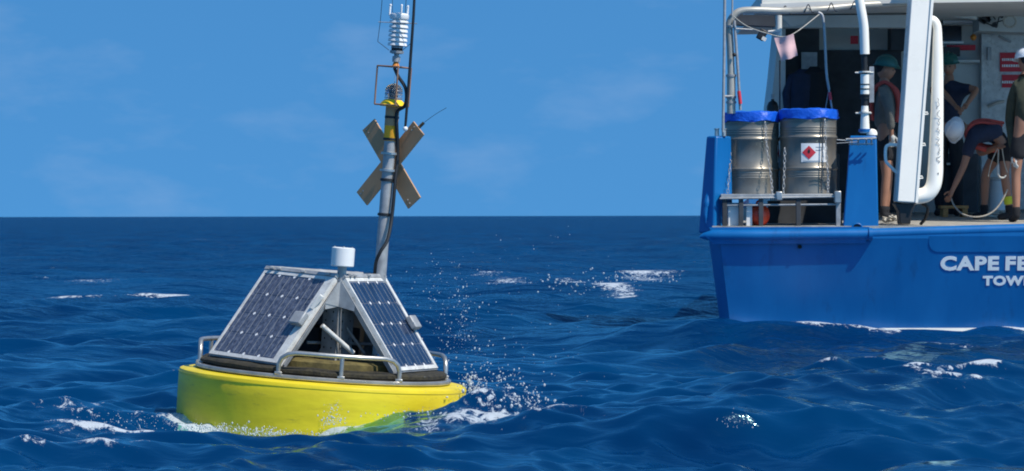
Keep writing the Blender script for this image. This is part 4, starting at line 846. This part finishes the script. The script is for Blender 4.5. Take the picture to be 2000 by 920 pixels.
def person(label, J, face, cloth, legs_bare=True, helmet='helmet_white', vest=None, foot='black_cloth', glove=None, sleeves='long', sock=None, hip='black_cloth', group='crew on the aft deck'):
    base = (J['aL'] + J['aR']) / 2; base.z -= .09
    r = root('person', label, 'person', base, group=group)
    f = Vector(face).normalized(); pel, ch, nk, hd = J['pel'], J['ch'], J['nk'], J['hd']
    up = (hd - nk).normalized(); rt = f.cross(up).normalized(); f2 = up.cross(rt).normalized()
    V = [pel, (pel + ch) / 2, ch, nk, nk + up * .07]; E = [(0, 1), (1, 2), (2, 3), (3, 4)]; Rd = [.115, .115, .125, .065, .050]
    for s_ in 'LR':
        i0 = len(V); sh, el_, wr_ = J['s' + s_], J['e' + s_], J['w' + s_]; V += [sh, (sh + el_) / 2, el_, (el_ + wr_) / 2, wr_]; Rd += [.060, .050, .042, .038, .026]
        E += [(2, i0), (i0, i0 + 1), (i0 + 1, i0 + 2), (i0 + 2, i0 + 3), (i0 + 3, i0 + 4)]
        dw = (wr_ - el_).normalized(); V += [wr_ + dw * .05, wr_ + dw * .09]; Rd += [(.036, .022), (.034, .016)]; E += [(i0 + 4, i0 + 5), (i0 + 5, i0 + 6)]
        i1 = len(V); h_, k_, a_ = J['h' + s_], J['k' + s_], J['a' + s_]; V += [h_, (h_ + k_) / 2, k_, k_ * .65 + a_ * .35, a_]; Rd += [.088, .075, .056, .055, .038]
        E += [(0, i1), (i1, i1 + 1), (i1 + 1, i1 + 2), (i1 + 2, i1 + 3), (i1 + 3, i1 + 4)]
    body = skin('body', V, E, Rd, 'skin', r)
    # fingers
    for s_ in 'LR':
        el_, wr_ = J['e' + s_], J['w' + s_]; dw = (wr_ - el_).normalized(); side = dw.orthogonal().normalized(); side = (f - dw * f.dot(dw)).normalized() if abs(f.dot(dw)) < .95 else side; pal = dw.cross(side)
        b0 = wr_ + dw * .085; mb = MB()
        for k in range(4):
            q_ = b0 + side * (-.027 + .018 * k); l_ = (.062, .074, .070, .054)[k]; mb.tube([q_, q_ + dw * l_ * .5 + pal * .008, q_ + dw * l_ * .8 + pal * .03], [.0095, .009, .0065], 7)
        q_ = wr_ + dw * .03 + side * .028; mb.tube([q_, q_ + side * .03 + dw * .03, q_ + side * .036 + dw * .06 + pal * .012], [.012, .011, .008], 7)
        gl_ = glove is not None
        hb = skin('glove' if gl_ else 'palm', [wr_ - dw * .01, wr_ + dw * .05, wr_ + dw * .095], [(0, 1), (1, 2)], [(.034, .030), (.044, .026), (.040, .020)], glove if gl_ else 'skin', r, sub=1)
        obj('fingers', mb, glove if gl_ else 'skin', hb)
    # head
    Rm = Matrix((rt, f2, up)).transposed()
    hm_ = MB(); bm = bmesh.new(); bmesh.ops.create_icosphere(bm, subdivisions=3, radius=1)
    vs = []
    for v in bm.verts:
        x, y, z = v.co; w = .078 * (1 - .22 * max(0, -z)); d = .098; h = .118
        q_ = Vector((x * w, y * d, z * h))
        if y > 0: 
            q_.y += .024 * math.exp(-((x * 1) / .16) ** 2 - ((z + .12) / .20) ** 2)      # nose
            q_.y -= .010 * math.exp(-((abs(x) - .38) / .16) ** 2 - ((z - .08) / .13) ** 2)  # eye sockets
            q_.y += .006 * math.exp(-((x) / .3) ** 2 - ((z + .5) / .1) ** 2) + .008 * math.exp(-((x) / .25) ** 2 - ((z + .82) / .15) ** 2)
        vs.append(hd + Rm @ q_)
    hm_.add(vs, [tuple(v.index for v in f_.verts) for f_ in bm.faces]); bm.free()
    head = obj('head', hm_, 'skin', r)
    em_ = MB()
    for sx in (-1, 1): em_.ball(hd + Rm @ Vector((sx * .029, .080, .010)), .011, 8, 6)
    obj('eyes', em_, 'black', head)
    er = MB()
    for sx in (-1, 1): er.ball(hd + Rm @ Vector((sx * .078, -.005, -.005)), .030, 8, 6, (.3, .7, 1), Rm)
    obj('ears', er, 'skin', head)
    obj('mouth', MB().ball(hd + Rm @ Vector((0, .088, -.058)), .022, 8, 6, (1, .25, .25), Rm), 'red_cloth', head)
    obj('hair', MB().ball(hd + Rm @ Vector((0, -.045, .030)), .086, 16, 10, (.90, .92, 1.05), Rm), 'black_cloth', head)
    if helmet:
        hp = hd + Rm @ Vector((0, -.004, .042))
        hm2 = MB().lathe([(.112, .0), (.116, .012), (.112, .05), (.092, .095), (.05, .122), (0, .128)], n=28); hm2.lathe([(.112, 0), (.130, -.004), (.132, .004), (.112, .010)], n=28)
        vs = []
        for v in hm2.v:
            q_ = v.copy(); q_.y *= 1.14
            if q_.y > .10 and q_.z < .02: q_.y += .03
            vs.append(hp + Rm @ q_)
        hm2.v = vs; hl = obj('helmet', hm2, helmet, r, smooth=50)
        obj('helmet_ridge', MB().tube([hp + Rm @ Vector((0, .125 * math.cos(a), .02 + .112 * math.sin(a))) for a in [.3 + i * (PI - .6) / 10 for i in range(11)]], .010, 8), helmet, hl)
    # shirt
    cl = cloth; Vs = [pel + (ch - pel) * .08, (pel + ch) / 2, ch, nk - up * .01]; Es = [(0, 1), (1, 2), (2, 3)]; Rs = [.160, .155, .160, .085]
    for s_ in 'LR':
        i0 = len(Vs); sh, el_, wr_ = J['s' + s_], J['e' + s_], J['w' + s_]
        Vs += [sh, sh * .3 + el_ * .7]; Rs += [.086, .070]; Es += [(2, i0), (i0, i0 + 1)]
        if sleeves == 'long': Vs += [el_, wr_ * .85 + el_ * .15]; Rs += [.060, .046]; Es += [(i0 + 1, i0 + 2), (i0 + 2, i0 + 3)]
    shirt = skin('shirt', Vs, Es, Rs, cl, r)
    i_ = [pel + (ch - pel) * .12, pel]; Rt = [.140, .142]; Et = [(0, 1)]
    for s_ in 'LR':
        h_, k_, a_ = J['h' + s_], J['k' + s_], J['a' + s_]; i0 = len(i_); i_ += [h_, h_ * .35 + k_ * .65]; Rt += [.112, .098]; Et += [(1, i0), (i0, i0 + 1)]
        if not legs_bare: i_ += [k_, a_]; Rt += [.078, .062]; Et += [(i0 + 1, i0 + 2), (i0 + 2, i0 + 3)]
    skin('shorts' if legs_bare else 'trousers', i_, Et, Rt, hip, r, rootv=1)
    for s_ in 'LR':
        a_ = J['a' + s_]; k_ = J['k' + s_]; fd = Vector((f.x, f.y, 0)).normalized()
        bt = skin('boot', [a_ + (k_ - a_).normalized() * .10, a_ - Vector((0, 0, .03)), a_ + fd * .07 - Vector((0, 0, .05)), a_ + fd * .15 - Vector((0, 0, .06))], [(0, 1), (1, 2), (2, 3)], [.052, .050, .046, .034], foot, r, sub=2)
        if sock and s_ == 'R': obj('sock', MB().tube([a_ + (k_ - a_).normalized() * .09, a_ + (k_ - a_).normalized() * .18], .051, 14), sock, bt)
    if vest:
        mb = MB(); bk_ = -f
        for s_ in 'LR':
            sh = J['s' + s_]; tp = nk * .45 + sh * .55
            dn = (pel - ch).normalized(); fr_ = (f - dn * f.dot(dn)).normalized()
            pts = [tp + dn * .38 - fr_ * .13, tp + dn * .15 - fr_ * .150, tp + dn * .02 - fr_ * .11, tp - dn * .055, tp + dn * .02 + fr_ * .11, tp + dn * .18 + fr_ * .165, tp + dn * .40 + fr_ * .15]
            mb.tube(arc(pts, 4), [v_ * .62 for v_ in [.028] * 8 + [.036] * 8 + [.048] * 8 + [.04]], 10)
        obj('life_vest', mb, vest, r)
    return r
def standing(px, py_head, Yq, face, lean=(0, 0), arms=None, wide=.0):
    "joints of an upright figure; head centre at photo px,py_head and feet on the deck"
    f = Vector(face).normalized(); rt = f.cross(Vector((0, 0, 1))).normalized(); hd = P(px, py_head, Yq); z0 = dz(Yq); H = hd.z - z0; ft = Vector((hd.x + lean[0], hd.y + lean[1], z0))
    c = lambda k: ft + (hd - ft) * k
    J = dict(hd=hd, nk=c(.925) - f * .02, ch=c(.81), pel=c(.57))
    for s_, sg_ in (('L', -1), ('R', 1)):
        J['s' + s_] = c(.855) + rt * sg_ * .185; J['h' + s_] = c(.53) + rt * sg_ * .09; J['k' + s_] = c(.30) + rt * sg_ * .11 + f * .03; J['a' + s_] = Vector((0, 0, z0 + .09)) + Vector((ft.x, ft.y, 0)) + rt * sg_ * (.12 + wide)
        J['e' + s_] = c(.66) + rt * sg_ * .25 - f * .03; J['w' + s_] = c(.52) + rt * sg_ * .26 + f * .10
    if arms: J.update(arms)
    return J
fa = (.97, -.2, 0)
person('person in green helmet, grey jacket and orange-red vest standing between blue pillar and white gantry', standing(1730, 137, 40.9, fa, lean=(-.02, 0), arms=dict(eR=P(1737, 212, 40.6), wR=P(1741, 262, 40.65))), fa, 'grey_cloth', helmet='helmet_green', vest='red_cloth', glove='glove')
fb_ = (-.35, -.94, 0)
person('person in green helmet and dark shirt standing in the shade just right of the gantry', standing(1853, 130, 43.0, fb_, arms=dict(eL=P(1908, 175, 42.8), wL=P(1888, 204, 42.6), eR=P(1840, 178, 42.8), wR=P(1866, 207, 42.6))), fb_, 'navy_cloth', helmet='helmet_green', sleeves='short', legs_bare=False)
# bending person
Yq = 41.3; zq = dz(Yq)
ft = lambda px, Yk: Vector((P(px, 400, Yk).x, Yk, dz(Yk) + .09))
JB = dict(hd=P(1872, 252, Yq - .1), nk=P(1893, 250, Yq), ch=P(1915, 258, Yq), pel=P(1962, 262, Yq + .05), sL=P(1903, 262, Yq + .2), sR=P(1897, 272, Yq - .18), eR=P(1882, 325, Yq - .22), wR=P(1860, 372, Yq - .25),
          eL=P(1915, 300, Yq + .1), wL=P(1947, 288, Yq - .3), hL=P(1958, 282, Yq + .12), hR=P(1964, 284, Yq - .05), kL=P(1925, 338, Yq + .15), kR=P(1962, 340, Yq - .1), aL=ft(1922, Yq + .2), aR=ft(1972, Yq - .1))
person('person in white helmet and dark shirt bending down with one hand reaching to the deck', JB, (-.9, -.25, -.5), 'navy_cloth', helmet='helmet_white', vest='red_cloth', sleeves='short', sock='sock')
fe = (-.35, .93, 0)
person('person in white helmet and dark olive shirt at the right edge, seen from behind', standing(2003, 122, 40.3, fe, arms=dict(eL=P(1972, 232, 40.4), wL=P(1980, 305, 40.25), sL=P(1984, 165, 40.3))), fe, 'green_cloth', helmet='helmet_white', sleeves='long', glove='glove')
#==SPRAY==
# ------------------------------------------------------------------ flying drops and splash
sm_ = bpy.data.materials.new('spray water'); sm_.use_nodes = True; b = sm_.node_tree.nodes['Principled BSDF']
nz = nd(sm_.node_tree, 'ShaderNodeTexNoise'); nz.inputs['Scale'].default_value = 30; rp_ = nd(sm_.node_tree, 'ShaderNodeValToRGB'); rp_.color_ramp.elements[0].color = (.55, .62, .68, 1); rp_.color_ramp.elements[1].color = (.9, .92, .95, 1)
sm_.node_tree.links.new(nz.outputs[0], rp_.inputs[0]); sm_.node_tree.links.new(rp_.outputs[0], b.inputs['Base Color']); b.inputs['Roughness'].default_value = .15; b.inputs['Transmission Weight'].default_value = .45; b.inputs['IOR'].default_value = 1.33
bm = bmesh.new(); bmesh.ops.create_icosphere(bm, subdivisions=1, radius=1); iv = [v.co.copy() for v in bm.verts]; if_ = [tuple(v.index for v in f.verts) for f in bm.faces]; bm.free()
def drops(spec, seed):
    rg = random.Random(seed); mb = MB()
    for n_, px, py, sx, sy, Yc, sY, r0, r1 in spec:
        for _ in range(n_):
            c = P(rg.gauss(px, sx), rg.gauss(py, sy), Yc + rg.gauss(0, sY)); r = r0 + (r1 - r0) * rg.random() ** 3; st3 = rg.uniform(.8, 1.6)
            mb.add([c + Vector((v.x * r, v.y * r, v.z * r * st3)) for v in iv], if_)
    return mb
tag(obj('spray', drops([(150, 893, 618, 30, 40, 24.9, .35, .0016, .0070), (170, 892, 650, 36, 40, 24.9, .35, .0008, .0028), (70, 925, 690, 45, 26, 24.8, .3, .0015, .006), (18, 930, 530, 40, 30, 24.9, .4, .0014, .005), (60, 960, 735, 55, 22, 24.5, .3, .002, .007),
    (60, 840, 560, 40, 30, 25.2, .3, .0015, .004), (30, 1060, 680, 60, 40, 24.6, .4, .002, .0055), (20, 1040, 480, 70, 40, 25, .4, .0015, .004)], 5), sm_, smooth=60), 'loose spray of water drops flying up right of the yellow buoy', 'spray', kind='stuff')
tag(obj('splash', drops([(240, 925, 768, 12, 20, 24.6, .2, .003, .012), (330, 985, 792, 42, 13, 24.3, .2, .003, .012), (90, 1035, 782, 18, 14, 24.2, .2, .003, .010), (60, 975, 742, 28, 8, 24.4, .1, .002, .008),
    (330, 430, 838, 45, 5, 23.95, .1, .002, .008), (330, 530, 847, 45, 4, 23.85, .1, .002, .007), (160, 650, 823, 14, 6, 23.8, .1, .0015, .007), (200, 830, 812, 60, 7, 23.9, .12, .002, .008), (80, 650, 800, 8, 12, 23.9, .05, .0015, .005),
    (160, 250, 822, 60, 7, 24.0, .2, .0015, .006), (90, 215, 850, 50, 10, 23.6, .2, .0012, .005), (140, 1130, 560, 60, 14, 62, 3, .006, .02), (90, 1255, 542, 40, 8, 66, 3, .006, .02), (40, 1430, 822, 14, 8, 21.3, .1, .002, .005)], 6), sm_, smooth=60), 'broken white water splashing up round the yellow hull', 'splash', kind='stuff')
